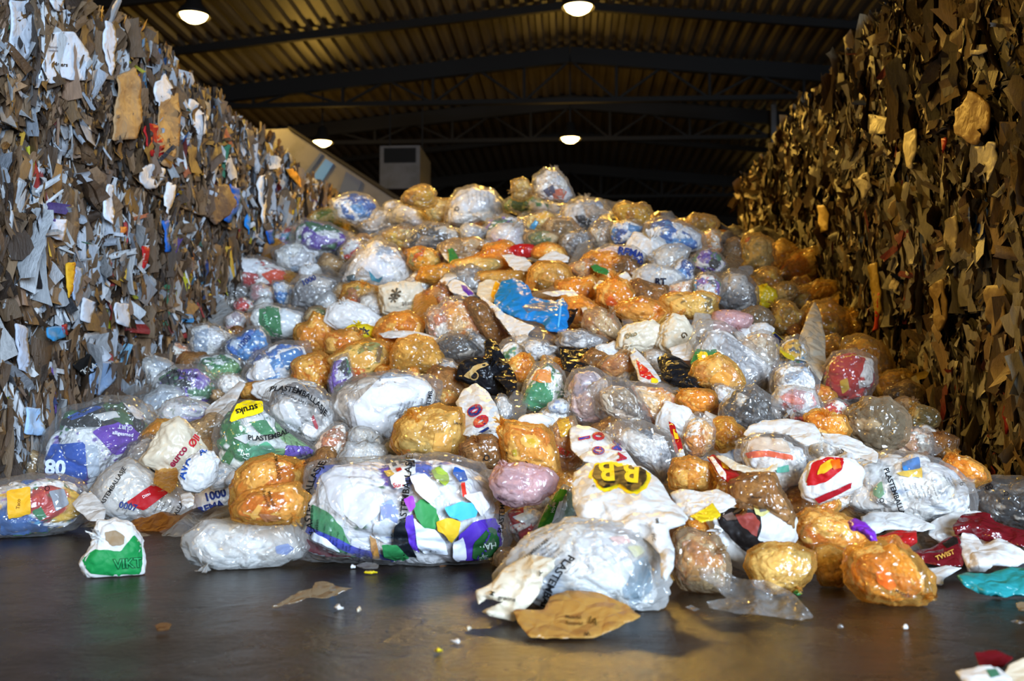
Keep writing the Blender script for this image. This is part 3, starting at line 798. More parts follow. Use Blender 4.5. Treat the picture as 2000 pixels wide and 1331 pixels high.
    if not opaque:
        Wc = world(place(fill, bump_c + .3 * fz), .004)
        pc = PAL[pal][r.permutation(len(PAL[pal]))]
        ci = pc[o1[:, 0] % len(pc)] * (1 - .35 * (vnoise(D * 6 + off, 31) > .45))[:, None] ** .5
        stripe = (vnoise(D * np.array((3, 9, 5)) + off, 77) > .55)
        ci = np.where(stripe[:, None], pc[(o1[:, 0] + 3) % len(pc)], ci)
        sp = vnoise(D * (11 if Rm > 45 else 7) + off, 41); s2 = vnoise(D * np.array((26, 9, 17)) + off, 43)
        ci = np.where((sp > .62)[:, None], pc[(o1[:, 0] * 3 + 5) % len(pc)], ci)
        ci = ci * np.where((s2 > .55) & (Rm > 30), .55, 1.0)[:, None]
        Cm = mesh_obj('packed_waste', Wc, Fq, CONT, root, loc=base, colors=ci); B.Wc = Wc
    if knot is not None: make_knot(B, knot, film, root, base, px, sz, r, z)
    if prints or text:
        tr = BVHTree.FromPolygons([tuple(p) for p in Wf], [tuple(f) for f in Fq])
        ti = BVHTree.FromPolygons([tuple(p) for p in (Wc if not opaque else Wf)], [tuple(f) for f in Fq])
        for k_, pr in enumerate(prints): decal(pr, tr, ti, root, base, k_)
        for k_, tx in enumerate(text): lettering(tx, tr, root, base, k_ % 3)
    return B
def make_knot(B, k, film, root, base, px, sz, r, z):
    """twisted neck and a flared ruffle of film"""
    L = (k[2] if len(k) > 2 else 22) * px * .9; dirp = k[3] if len(k) > 3 else math.degrees(math.atan2(k[1] - B.c[1], k[0] - B.c[0]))
    d = ray(k[0], k[1]); # start on the film
    tr = BVHTree.FromPolygons([tuple(p) for p in B.W], [tuple(f) for f in B.F])
    h = tr.ray_cast(Vector(CO), Vector(d).normalized())
    if h[0] is None:
        p, _, _, _ = tr.find_nearest(Vector(CO + d * np.linalg.norm(base - CO)))
    else: p = h[0]
    p = np.array(p)
    a = math.radians(dirp); ax = math.cos(a) * CAMX - math.sin(a) * CAMY + .45 * CAMB; ax /= np.linalg.norm(ax)
    e1 = np.cross(ax, (0.1, .2, 1)); e1 /= np.linalg.norm(e1); e2 = np.cross(ax, e1)
    nr, ns = 9, 28; V = []
    p = p - ax * .012
    ph0 = r.uniform(0, 6)
    for i in range(nr):
        s = i / (nr - 1); rad = L * (.30 * (1 - s / .25) + .10 if s < .25 else .10 + .42 * ((s - .25) / .75) ** 1.2)
        for j in range(ns):
            f = 2 * PI * j / ns; ruf = 1 + (.45 * math.sin(5 * f + ph0 + s * 2) + .3 * math.sin(9 * f + ph0 * 2)) * min(1, s * 1.5)
            ln = s * L * (1 + .30 * math.sin(3 * f + ph0) * s + .2 * math.sin(7 * f + 1) * s)
            V.append(p + ax * ln + (e1 * math.cos(f + s) + e2 * math.sin(f + s) * .6) * rad * ruf)
    V = np.array(V); V[:, 2] = np.maximum(V[:, 2], .006)
    Q = np.array([[i * ns + j, i * ns + (j + 1) % ns, (i + 1) * ns + (j + 1) % ns, (i + 1) * ns + j] for i in range(nr - 1) for j in range(ns)])
    mesh_obj('knot', V, Q, FILM[film], root, loc=base)
LASTD = []
def decal(pr, tr, ti, root, base, k=0):
    """pr = (polygon, colour, name, 'in' or 'on', label)"""
    pts, hx, nm = S(pr[0]), pr[1], pr[2]; on = len(pr) > 3 and pr[3] == 'on'
    vs, fs = tri_poly(rough(pts), 4.0); T = tr if on else ti
    out = []; ok = []
    for u, v in vs:
        h, d = cast(T, u, v)
        if h[0] is None: out.append((0, 0, 0)); ok.append(False)
        else: out.append(tuple(h[0] - d * ((.003 if on else .005) + .0028 * k + (.012 if nm == 'logo_face' else 0)))); ok.append(True)
    fs = [f for f in fs if all(ok[i] for i in f)]
    if not fs: print('MISS', pr[1:]); return
    used = sorted({i for f in fs for i in f}); mp = {a: b for b, a in enumerate(used)}
    A = np.array([out[i] for i in used]); fs = [tuple(mp[i] for i in f) for f in fs]
    if nm in ('lid_centre', 'logo_face', 'flower_centre') and LASTD: root = LASTD[-1]
    o = mesh_obj(nm, A, fs, ink(hx) if not hx in FILM else FILM[hx], root, loc=base)
    LASTD.append(o)
    if len(pr) > 4: o['label'] = pr[4]
def sheet(pts, film, short, rest, cat='film', name='plastic_film', lift=.05, amp=.035, thick=.012, ground=False, prints=(), text=(), step=None, tiltz=0, group=None, puff=0.0, seed=0, gy=None, m=.45):
    """an emptied bag or sheet of film draped over what lies under it, two layers closed along the rim"""
    pts = S(pts) if isinstance(pts, str) else pts
    a = np.array(pts, float); ext = (a.max(0) - a.min(0)).max(); step = step or max(3.2, ext / 34)
    vs, fs = tri_poly(rough(pts, .035), step)
    c = a.mean(0); COV.append((outline(a, *c), tuple(c), ext)); NAMES.append((tuple(c), short)) if 'crumpled film between' not in (group or '') else 0
    tc = hit(*c)
    P3 = []
    if ground: tc = -CAMZ / ray(c[0], a[:, 1].max() - .15 * (a[:, 1].max() - a[:, 1].min()))[2]
    for u, v in vs:
        d = ray(u, v)
        if ground:
            vb = gy or a[:, 1].max(); db_ = ray(c[0], vb); yb = -CAMZ / db_[2] * db_[1]
            t = (CAMZ + m * yb) / (m * d[1] - d[2])
        else:
            t = .5 * hit(u, v) + .5 * (tc + (c[1] - v) / F * tc * 1.0)
        P3.append(CO + d * (t - (0.01 if ground else lift)))
    P3 = np.array(P3); n = len(P3)
    B = a; dist = np.full(n, 1e9)
    for i in range(len(B)):
        p, q = B[i], B[(i + 1) % len(B)]; e = q - p; t = np.clip(((vs - p) @ e) / (e @ e), 0, 1)
        dist = np.minimum(dist, np.linalg.norm(vs - (p + t[:, None] * e), axis=1))
    dn = np.clip(dist / (ext * .18), 0, 1)
    off = seed * 3.3 + c[0] * .01
    vd = P3 - CO; vd /= np.linalg.norm(vd, axis=1)[:, None]
    dz = amp * (fbm(P3 * 4.5 + off, 3, 21) + .9 * ridge(P3 * 6.5 + off, 3, 23)) + .32 * amp * ridge(P3 * 19 + off, 2, 25)
    A = P3 - vd * (dz + puff * dn ** .6)[:, None]; Bk = P3 - vd * (dz - thick - .4 * puff * dn)[:, None]
    for Wv in (A, Bk):
        Wv[:, 0] = np.clip(Wv[:, 0], XL + .03, XR - .02)
        Wv[:, 2] = np.maximum(Wv[:, 2], .004)
    A[:, 2] = np.where(A[:, 2] < .008, .012 + .01 * dn, A[:, 2])
    cnt = {}
    for f in fs:
        for p, q in zip(f, f[1:] + f[:1]): cnt[(p, q)] = 1
    rim = [(p, q) for p, q in cnt if (q, p) not in cnt]
    Q = [tuple(f) for f in fs] + [tuple(n + i for i in reversed(f)) for f in fs] + [(q, p, n + p, n + q) for p, q in rim]
    e1 = A[fs[0][1]] - A[fs[0][0]]; e2 = A[fs[0][2]] - A[fs[0][0]]
    if np.dot(np.cross(e1, e2), CO - A[fs[0][0]]) < 0: Q = [tuple(reversed(f)) for f in Q]
    base = np.array((A[:, 0].mean(), A[:, 1].mean(), max(0, A[:, 2].min())))
    root = None
    if prints or text:
        root = empty(name, base); tag(root, (short + ' ' + rest).strip(), cat, group)
        mesh_obj('sheet_film', np.concatenate([A, Bk]), Q, FILM[film], root, loc=base)
        tr = BVHTree.FromPolygons([tuple(p) for p in A], fs)
        for k_, pr in enumerate(prints): decal(pr, tr, tr, root, base, k_)
        for k_, tx in enumerate(text): lettering(tx, tr, root, base, k_ % 3)
    else:
        o = mesh_obj(name, np.concatenate([A, Bk]), Q, FILM[film], None, loc=base); tag(o, (short + ' ' + rest).strip(), cat, group)
def ell(b, ang=0, seed=0, sq=.0):
    """a slightly irregular rounded outline filling the pixel box b"""
    u0, v0, u1, v1 = b; cx, cy = (u0 + u1) / 2, (v0 + v1) / 2; a, c = (u1 - u0) / 2, (v1 - v0) / 2
    r = np.random.default_rng(int(u0 * 31 + v0 * 17 + seed)); k = 16; t = np.linspace(0, 2 * PI, k, endpoint=False)
    w = 1 + .08 * np.sin(2 * t + r.uniform(0, 6)) + .08 * np.sin(3 * t + r.uniform(0, 6)) + r.normal(0, .07, k)
    x, y = a * np.cos(t) * w, c * np.sin(t) * w; s, q = math.sin(math.radians(ang)), math.cos(math.radians(ang))
    return np.stack([cx + x * q - y * s, cy + x * s + y * q], 1)

# ---------------------------------------------------------------- the bags, front to back
K = '#141416'; NV = '#1c3070'; PLA = 'PLASTEMBALLASJE'
G0 = 'filled waste bags in the heap'
def C_(b, film, pal, short, rest, **k): return bag(ell(b, k.pop('ang', 0)), film, pal, short, rest, **k)
def P_(s, film, pal, short, rest, **k): return bag(S(s), film, pal, short, rest, **k)
# hero sack, front centre
fine = lambda u, v, n, a, w=5.5, dx=9, dy=0, sz=6, c=K: [(('Dette skal ikke i', 'med pant', 'Plast fra hage', 'med rester', 'Farlig avfall')[i % 5], u + dx * i, v + dy * i, sz, a, c, 0, .0) for i in range(n)]
P_('573,1062 578,1012 592,962 606,915 625,900 700,897 800,893 870,897 930,910 965,930 985,965 990,1015 988,1062 978,1095 945,1110 880,1114 790,1108 700,1097 630,1090 590,1080',
   'clear', 'hero', 'large clear sack full of purple and green packaging', 'lying on the floor at front centre', cat='sack', name='waste_sack', T=.9, ground=True, gy=1104, fill=.955, cells=34, lump=.7,
   prints=[
    ('625,930 660,905 680,925 690,990 668,1010 645,990', 'dfe2ea', 'folded_paper'), ('668,965 700,945 745,955 752,985 735,1010 705,1035 672,1005', 'e6eaf0', 'folded_paper', 'in', 'white sheet pressed against the film'),
    ('608,985 640,1000 668,1030 690,1075 668,1085 640,1070 606,1040', '2f8a4e', 'wrapper', 'in', 'shiny green wrapper'), ('598,1052 640,1075 690,1088 690,1097 630,1090 592,1078', '7a1428', 'wrapper'),
    ('596,1040 640,1062 700,1090 760,1104 800,1106 780,1094 700,1072 640,1045 600,1028', '2a3ac0', 'wrapper', 'in', 'deep blue wrapper band'),
    ('744,985 765,975 778,1000 770,1060 752,1060 742,1020', '8a9ad0', 'wrapper'), ('730,1025 755,1012 778,1025 780,1055 752,1062 728,1045', 'd8dce4', 'tub_lid', 'in', 'round white tub lid'),
    ('722,1045 735,1055 742,1092 728,1092 724,1070', 'c89048', 'carton'), ('755,900 790,893 812,905 812,925 785,938 765,925', 'f0f0ee', 'wrapper'), ('770,893 795,893 784,902', 'c82820', 'wrapper'),
    ('749,920 764,918 772,927 758,932', 'e0b020', 'wrapper'), ('764,905 772,903 776,909 768,912', '15151a', 'wrapper'), ('778,899 790,898 792,904 780,907', '15151a', 'wrapper'), ('796,900 810,899 811,912 798,910', '20243a', 'wrapper'),
    ('772,915 782,913 786,918 776,922', 'c83020', 'wrapper'), ('762,932 775,924 790,930 795,950 775,957 764,945', 'eceae8', 'wrapper'),
    ('842,918 858,912 875,925 878,940 870,950 850,935', '9ab040', 'wrapper', 'in', 'lime green wrapper'), ('888,912 908,920 914,938 898,942 884,925', '24509a', 'tub_lid', 'in', 'blue lid'),
    ('806,985 830,975 852,995 858,1015 850,1035 828,1035 812,1010', '3c8a4c', 'wrapper', 'in', 'green wrapper'), ('793,1010 806,1005 812,1060 820,1080 800,1070 790,1040', '5a34b0', 'wrapper'),
    ('808,1012 828,1032 850,1035 870,1060 875,1085 830,1082 815,1070', 'e4e8f0', 'wrapper'), ('852,1020 875,1012 900,1020 895,1045 882,1062 868,1045 855,1038', 'e0b428', 'wrapper', 'in', 'bright yellow wrapper'),
    ('868,992 900,980 935,985 930,1010 900,1018 878,1010', '48b0dc', 'wrapper', 'in', 'light blue wrapper'), ('900,945 908,942 912,968 904,972', 'c83020', 'wrapper'), ('905,968 940,960 958,990 940,1010 925,985', 'ece8ea', 'wrapper'),
    ('898,1045 925,1020 968,1012 984,1035 985,1080 960,1104 915,1106 885,1090', '5030a8', 'wrapper', 'in', 'large purple wrapper'), ('886,1060 905,1050 912,1090 900,1104 884,1090', 'e4e6f0', 'wrapper'),
    ('926,1062 955,1030 970,1035 976,1060 968,1095 935,1102 922,1090', '24582c', 'wrapper', 'in', 'dark green leaf shaped label'), ('770,1030 790,1012 798,1060 815,1090 790,1090 768,1065', '14181e', 'wrapper', 'in', 'black wrapper'),
    ('745,1065 775,1065 800,1092 780,1100 750,1090', '2c7a44', 'wrapper'), ('800,930 830,925 850,945 860,965 840,985 812,960', 'f0eef0', 'cotton_wad'), ('788,975 806,968 812,990 800,1002', '9a40b8', 'wrapper'), ('612,1040 640,1055 665,1080 640,1070 606,1052', 'e2e6ee', 'wrapper')],
   text=[(PLA, 600, 975, 19, -84, K, 8, .02), ('Dette skal ikke', 608, 1015, 9, -88, K), ('i sekken', 619, 1030, 9, -86, K)] + fine(632, 1045, 5, -84, dx=13, dy=5, sz=6) + fine(650, 1072, 4, -88, dx=26, dy=6, sz=6) +
        [(PLA, 793, 965, 19, -84, K, 0, .02), ('Dette skal ikke', 804, 1025, 9, -80, K), ('i sekken', 815, 1045, 9, -80, K)] + fine(825, 1060, 4, -86, dx=9, dy=2, sz=6) + [('Surf', 778, 948, 13, -8, '#c02030'), ('HAGE', 948, 1068, 17, 172, '#d8e8d8', 0, .02), ('lillipie', 945, 1090, 13, 172, '#d8e8d8'), ('53', 768, 1047, 9, -5, K), (PLA, 982, 985, 14, -86, K), ('Q', 940, 1066, 22, 80, K, 0, .03)])
# sack with blue corner at the right of it
P_('968,1125 985,1100 1020,1062 1060,1035 1110,1017 1170,1018 1230,1033 1278,1068 1295,1105 1292,1160 1275,1190 1225,1196 1150,1190 1070,1188 1010,1170 975,1150', 'milky', 'white', 'large milky sack with gathered corner', 'foremost on the floor below the white logo bag', cat='sack', name='waste_sack', T=.85, ground=True, gy=1192, fill=.9, knot=(1207, 1163, 34, 60),
   prints=[('1235,1100 1262,1085 1285,1100 1275,1150 1250,1180 1225,1190 1215,1150', '4a7a94', 'tray', 'in', 'blue grey tray seen through the film'), ('1110,1145 1180,1110 1230,1090 1240,1110 1215,1150 1150,1170', 'e4e8ec', 'wrapper'), ('1225,1068 1255,1065 1262,1080 1240,1090', 'c8c070', 'wrapper'), ('1190,1050 1230,1045 1232,1060 1205,1065', 'e8a898', 'wrapper')],
   text=[('PLASTEMBAL', 1080, 1135, 21, 118, K, -6, .03), (PLA, 1042, 1078, 9, -40, K)] + fine(1060, 1062, 5, -38, dx=7, dy=6, sz=7) + fine(1095, 1100, 4, -42, dx=9, dy=6, sz=5))
C_((970, 1062, 1052, 1150), 'tan', 'tan', 'grey brown bag', 'half hidden behind the foremost milky sack', ground=True, n=-.25, gy=1132)
sheet('928,1155 960,1140 985,1110 1030,1083 1085,1092 1082,1112 1062,1130 1050,1165 1025,1192 1005,1215 962,1206 940,1196 965,1184 985,1176 950,1170 935,1182', 'cream', 'crumpled white torn bag', 'lying against the left end of the foremost milky sack', ground=True, gy=1222, m=0.8, lift=.1, amp=.05, puff=.05,
      text=[('grønne', 990, 1170, 12, 8, K), ('M', 962, 1160, 12, -70, K), ('Y', 1055, 1122, 14, 20, K)])
sheet('1002,1195 1012,1190 1062,1192 1075,1165 1110,1153 1170,1158 1222,1180 1253,1205 1205,1228 1152,1250 1085,1249 1035,1246 1015,1222', 'ochre', 'flat empty orange bag', 'lying foremost on the floor', ground=True, gy=1250, m=0.3, lift=.13, amp=.025, puff=.03,
      text=[('Matavfall', 1120, 1206, 9, 4, '#4a3410'), ('Restavfall', 1122, 1218, 9, 4, '#4a3410'), ('IA', 1158, 1214, 20, 20, '#4a3410'), ('W', 1146, 1238, 12, 170, K)])
# white bag with black and yellow logo
sheet('1117,955 1120,925 1145,905 1200,900 1255,912 1285,935 1310,975 1345,1012 1338,1025 1305,1035 1318,1075 1315,1110 1302,1135 1290,1130 1290,1085 1262,1055 1215,1035 1160,1020 1128,1012 1118,985', 'white', 'white bag with black and yellow logo', 'draped over the foremost milky sack', cat='bag', name='carrier_bag', lift=.50, amp=.05, puff=.10,
   prints=[('1148,932 1162,905 1198,903 1232,903 1265,908 1272,915 1272,935 1262,955 1245,966 1225,964 1208,952 1196,958 1180,962 1168,955 1160,940', 'e8c818', 'logo_outline', 'on', 'yellow outline of the logo'),
           ('1156,930 1164,908 1198,906 1206,912 1240,908 1262,913 1264,932 1256,948 1242,958 1226,956 1210,944 1196,950 1180,954 1172,948 1164,936', '101012', 'logo_face', 'on'),],
   text=[('B', 1186, 917, 56, 176, '#e8c818', 0, .03), ('B', 1234, 919, 58, 184, '#e8c818', 0, .03), ('®', 1160, 950, 7, 0, K), ('∞', 1284, 1018, 12, 80, K), ('FSC', 1276, 1050, 9, 80, K)])
sheet('1112,838 1128,830 1152,833 1190,850 1215,870 1240,905 1250,918 1200,908 1140,903 1114,878', 'white', 'white film with blue outlined digits', 'just above the black and yellow logo', name='plastic_film', lift=.44, amp=.03, puff=.03,
   text=[('1', 1140, 856, 30, 80, '#b02838', 0, .05), ('1', 1140, 856, 30, 80, '#2040a0', 0, .0), ('0', 1168, 852, 30, 95, '#b02838', 0, .05), ('0', 1168, 852, 30, 95, '#2040a0', 0, .01), ('0', 1168, 880, 30, 95, '#b02838', 0, .05), ('0', 1168, 880, 30, 95, '#2040a0', 0, .01), ('M', 1205, 870, 26, 100, '#b02838', 0, .05), ('M', 1205, 870, 26, 100, '#2040a0', 0, .01), ('A', 1214, 894, 24, 100, '#b02838', 0, .05), ('A', 1214, 894, 24, 100, '#2040a0', 0, .0)])
P_('1178,845 1215,820 1262,825 1305,845 1325,885 1322,925 1305,965 1290,940 1245,915 1205,880', 'clear', 'grey', 'big wrinkled clear bag', 'right of the blue outlined digits', T=.7, n=.38, lump=.5, fill=.75)
P_('988,1000 1010,990 1040,985 1065,1000 1060,1040 1045,1062 1015,1060 992,1040', 'clear', 'redw', 'red and white packed bag', 'wedged right of the large clear front sack', ground=True, gy=1100, n=-.1, T=.9,
   prints=[('990,992 1022,988 1024,1018 994,1030', 'a81420', 'wrapper'), ('1012,1040 1035,1028 1055,1040 1045,1062 1015,1058', 'a81420', 'wrapper', 'in', 'glossy red wrapper'), ('1000,1010 1030,1000 1045,1010 1020,1022', 'd8e8f0', 'ribbon')])
P_('1035,1045 1058,1010 1078,972 1100,952 1120,958 1127,1000 1112,1025 1068,1055 1050,1064', 'milky', 'green', 'green and white wrapper bag', 'leaning left of the white logo bag', ground=True, gy=1095, n=.02, T=.6,
   prints=[('1050,1030 1072,985 1092,955 1108,958 1090,1000 1070,1035 1058,1048', '3c8a28', 'wrapper', 'on', 'leaf green wrapper'), ('1078,1022 1092,980 1100,978 1092,1010', 'e8ece8', 'wrapper', 'on')], text=[('vov', 1080, 995, 11, -70, '#e8f4e8')])
P_('953,940 975,912 1020,906 1070,914 1092,935 1082,960 1052,984 1005,990 968,970', 'pink', 'pinkw', 'pale pink knotted bag', 'on top of the right end of the large clear front sack', T=.85, n=.42, knot=(985, 912, 18, -110), text=[('Nidar', 980, 975, 8, 15, K)])
# front left
P_('-75,1000 -60,955 0,935 60,930 112,930 150,948 172,982 177,1008 152,1030 100,1050 30,1054 -60,1045', 'clear', 'mix', 'clear sack with yellow packet', 'lying on the floor at the far left', cat='sack', name='waste_sack', ground=True, gy=1050, T=.9, cells=26,
   knot=(148, 1040, 26, 70), prints=[('12,960 40,954 60,952 60,1005 40,1010 16,1015', 'e0a828', 'packet', 'on', 'yellow seasoning packet'), ('62,1000 80,990 92,1010 78,1018', '2c7a4c', 'wrapper'), ('0,1015 50,1022 110,1030 100,1046 0,1046', '2a5a98', 'wrapper'), ('95,960 125,955 135,985 110,1000', '9aa0ac', 'carton')], text=[('Q', 92, 954, 14, 160, K, 0, .0), ('Taco', 36, 985, 10, -85, '#7a5010')])
P_('-60,870 0,862 35,880 78,915 82,948 40,950 -60,950', 'grey', 'dark', 'dark smoky sack with pale labels', 'behind the far left floor sack', ground=True, gy=985, n=-.2, prints=[('25,905 40,903 52,916 36,922', 'b8b0a8', 'label', 'on')])
P_('82,905 92,865 128,802 188,776 250,774 290,795 304,830 288,868 255,895 225,918 195,945 168,975 120,955 88,935', 'clear', 'purple', 'big sack with blue and purple packaging', 'leaning on the left bales', cat='sack', name='waste_sack', T=.9, n=.15, cells=20, knot=(192, 955, 30, 60), seed=5,
   prints=[('84,905 100,868 166,864 170,935 140,945 84,932', '1c50b0', 'packet', 'in', 'big blue packet'), ('180,845 205,825 245,822 276,850 262,880 225,890 205,870', '6a38b0', 'packet', 'in', 'purple packet'), ('105,830 160,800 230,795 260,815 220,830 150,835', '1a1c1c', 'packet'), ('200,790 235,782 262,830 240,830 215,815', '3c5a34', 'packet'), ('130,815 180,792 200,796 140,822', '2850a0', 'packet'), ('180,810 225,803 236,815 200,822', 'c8c8c8', 'packet'), ('235,780 275,795 290,820 265,818', 'd8d4d4', 'packet'), ('168,870 190,868 196,930 172,935', 'c0c8d4', 'label')],
   text=[('08', 108, 912, 40, 184, '#dce4f4', 0, .04), ('alligesmed', 240, 848, 10, 8, '#e8e8f0'), ('GURT', 245, 835, 11, 188, '#c8d0c8')])
P_('182,965 200,930 225,905 258,896 290,922 330,942 370,960 402,985 402,1012 372,1034 300,1032 230,1018 190,1000', 'milky', 'white', 'large sack topped by a red packet', 'on the floor below the blue and purple sack', cat='sack', name='waste_sack', ground=True, gy=1032, T=.85,
   prints=[('245,982 298,946 330,962 282,998', 'a81820', 'packet', 'on', 'flat red packet')],
   text=[(PLA, 218, 955, 12, -58, K, 0, .02), (PLA, 340, 1012, 12, -62, K, 0, .02), ('Ditto', 286, 968, 8, -28, '#f0e0e0')] + fine(236, 985, 3, -60, dx=7, dy=4, sz=5) + fine(310, 985, 4, -60, dx=8, dy=5, sz=6) + [('0007', 250, 990, 18, 12, NV, 0, .02)])
t = sheet('352,966 372,962 380,972 378,988 366,993 354,984', 'white', 'small white plastic lid', 'lying on the large sack beside the red packet', cat='lid', name='round_lid', lift=.42, amp=.006, puff=.02, step=3)
P_('276,898 298,870 318,830 346,814 366,828 386,858 402,882 396,912 362,932 330,928 290,908', 'cream', 'white', 'cream pointed bag with red blue print', 'standing above the red packet sack', cat='bag', name='carrier_bag', n=.2, T=.7,
   text=[('eurco', 348, 892, 20, -52, '#902040', 0, .03), ('Øll', 380, 862, 20, -52, '#c02030', 0, .03)])
P_('350,930 364,900 392,880 415,885 426,902 416,945 386,962 358,955', 'white', 'white', 'small bluish white bag with blue letters', 'right of the cream pointed bag', cat='bag', name='carrier_bag', n=.22, text=[('AVA', 360, 915, 22, -75, '#2850a0', 0, .03), ('A0', 398, 880, 18, -35, '#2850a0', 0, .03)])
P_('374,1000 384,965 420,945 452,943 456,975 432,1000 402,1020', 'white', 'white', 'white bag with blue digits', 'between the red packet sack and the twin orange bags', cat='bag', name='carrier_bag', ground=True, gy=1030, n=.0, text=[('1000', 420, 968, 22, -15, '#283878', 0, .04), ('REMA', 412, 992, 20, -18, '#283878', 0, .04)])
C_((280, 818, 332, 890), 'orange', 'food', 'small orange bag', 'behind the cream pointed bag', n=.05)
P_('450,960 465,920 490,895 530,888 575,903 593,925 591,950 560,972 500,987 455,985', 'orange', 'food', 'upper of two orange twin bags', 'with black print, left of the front sack', n=.28, knot=(577, 915, 22, -40), text=[(PLA, 540, 903, 9, 80, '#3a2a10'), ('1', 548, 918, 12, 80, '#3a2a10')])
P_('453,990 480,960 530,948 580,944 598,975 586,1008 562,1024 500,1022 458,1010', 'orange', 'food', 'lower of two orange twin bags', 'resting on the white floor bag', n=.45, knot=(575, 1008, 22, 60), prints=[('488,1008 505,985 512,992 498,1018', 'e8d8c8', 'wrapper'), ('505,1004 540,1008 555,1022 520,1022', 'a878b8', 'wrapper')], text=[('Matavfall', 530, 975, 9, 70, '#3a2a10'), ('Restavfall', 520, 975, 9, 70, '#3a2a10')])
P_('368,1065 372,1043 400,1020 450,1014 522,1018 562,1026 592,1052 600,1075 580,1096 540,1110 490,1116 440,1112 400,1102 380,1088', 'milky', 'white', 'long white translucent bag with two tails', 'on the floor left of the front sack', ground=True, gy=1112, T=.8, knot=(405, 1102, 30, 110), prints=[('538,1068 562,1062 575,1072 560,1085 540,1082', '2c5cb0', 'wrapper', 'in', 'blue patch')])
P_('160,1092 182,1068 196,1022 222,1014 256,1030 275,1060 279,1100 276,1127 230,1129 175,1122', 'white', 'white', 'crushed green and white bag', 'standing alone on the floor at left', ground=True, gy=1127, T=.6,
   prints=[('160,1092 184,1074 215,1075 235,1078 262,1045 275,1062 278,1100 275,1126 230,1127 175,1121 164,1105', '188040', 'green_panel', 'on', 'glossy green lower half'), ('205,1040 225,1036 244,1048 242,1064 220,1068 206,1055', '8a7458', 'torn_hole', 'on', 'torn opening with brown card inside')], text=[('VIKT', 250, 1102, 26, -4, '#0c4a28', 0, .06), ('VIKT', 250, 1102, 26, -4, '#2c9a58', 0, .0)])
# second row
P_('648,792 665,755 708,731 770,725 832,733 862,750 852,792 800,805 772,832 760,862 720,866 680,846 655,820', 'clear', 'white', 'large clear sack stuffed with white film', 'above the middle of the front sack', cat='sack', name='waste_sack', T=.85, n=.15, fill=.95, seed=12,
   prints=[('690,790 740,740 800,735 840,750 845,785 790,800 762,835 745,858 700,840', 'eef0f6', 'white_film', 'in', 'bright white film')], text=[('ASTEMB', 838, 785, 12, -80, K, 0, .02), ('Dette skal', 822, 795, 8, -80, K), (PLA, 700, 855, 9, 35, K, 0, .01), ('Q', 738, 868, 12, 80, K)] + fine(780, 800, 4, -70, dx=8, dy=-2, sz=5))
P_('513,790 528,757 568,740 620,752 652,780 658,822 667,858 642,882 600,872 560,848 525,826', 'clear', 'grey', 'clear sack lettered across the top', 'left of the sack stuffed with white film', cat='sack', name='waste_sack', T=.9, n=.25, fill=.92,
   prints=[('545,790 570,785 590,830 575,845 555,825', 'dfe0e6', 'wrapper'), ('612,810 622,835 618,842 608,818', 'b02838', 'wrapper'), ('598,828 620,840 608,855 590,845', 'f0e8e8', 'wrapper')], text=[(PLA, 590, 768, 15, 24, K, 8, .03), ('Dette skal ikke i sekken', 585, 782, 8, 22, K)])
P_('418,862 430,815 455,785 510,782 560,838 600,866 632,892 590,905 520,897 480,912 450,945 430,925', 'clear', 'green', 'clear sack of green packaging with yellow label', 'left of the lettered clear sack', cat='sack', name='waste_sack', T=.85, n=.12, cells=22,
   prints=[('448,822 462,790 478,782 512,783 515,805 480,815 452,825', 'ecd010', 'yellow_label', 'on', 'bright yellow printed label'), ('432,830 465,825 470,850 445,862', '2e7a3c', 'wrapper'), ('485,825 520,820 540,850 510,850', '3c8c58', 'wrapper'), ('430,900 455,865 468,872 445,915', '2e7a3c', 'wrapper'), ('455,855 480,848 495,855 480,868', 'dcdcdc', 'wrapper'), ('560,870 600,872 628,892 590,898 555,890', '6a48b8', 'wrapper'), ('478,880 520,862 540,880 510,895 480,905', '58a07a', 'wrapper')],
   text=[('PLASTEMBAL', 525, 855, 14, -10, K, -6, .03), ('struks', 482, 800, 18, 165, K, 0, .02)] + fine(560, 868, 5, 70, dx=12, dy=5, sz=6) + [('PA', 482, 895, 16, 80, '#d8e8d8')])
P_('762,872 772,830 800,802 850,795 900,800 908,850 892,892 842,901 790,896', 'orange', 'white', 'big orange bag with white contents', 'right below the sack stuffed with white film', T=.85, n=.25, prints=[('775,880 800,878 805,893 780,893', 'c85020', 'wrapper'), ('850,845 885,850 880,885 845,880', 'e8d8cc', 'wrapper')], text=[('Jorda', 806, 888, 9, 0, '#f0d8c8'), ('SMAK', 895, 828, 7, 10, '#3a2a10')])
sheet('889,788 905,760 930,748 955,768 972,798 978,828 985,850 950,842 925,858 903,850 905,812', 'white', 'white pointed bag with blue digits', 'right of the big orange bag', cat='bag', name='carrier_bag', lift=.3, amp=.04, puff=.07, text=[('0', 926, 803, 38, 60, '#b02838', 0, .07), ('0', 926, 803, 38, 60, NV, 0, .03), ('0', 938, 824, 38, 60, '#b02838', 0, .07), ('0', 938, 824, 38, 60, NV, 0, .03), ('1', 944, 842, 30, 60, NV, 0, .03)])
P_('898,870 925,852 960,850 980,870 982,900 965,916 920,912 900,898', 'brown', 'tan', 'brown paper like bag with round arrows mark', 'below the white pointed bag', n=.3, text=[('Q', 950, 895, 16, 80, K, 0, .02)] + fine(915, 872, 3, -20, dx=3, dy=4, sz=4))
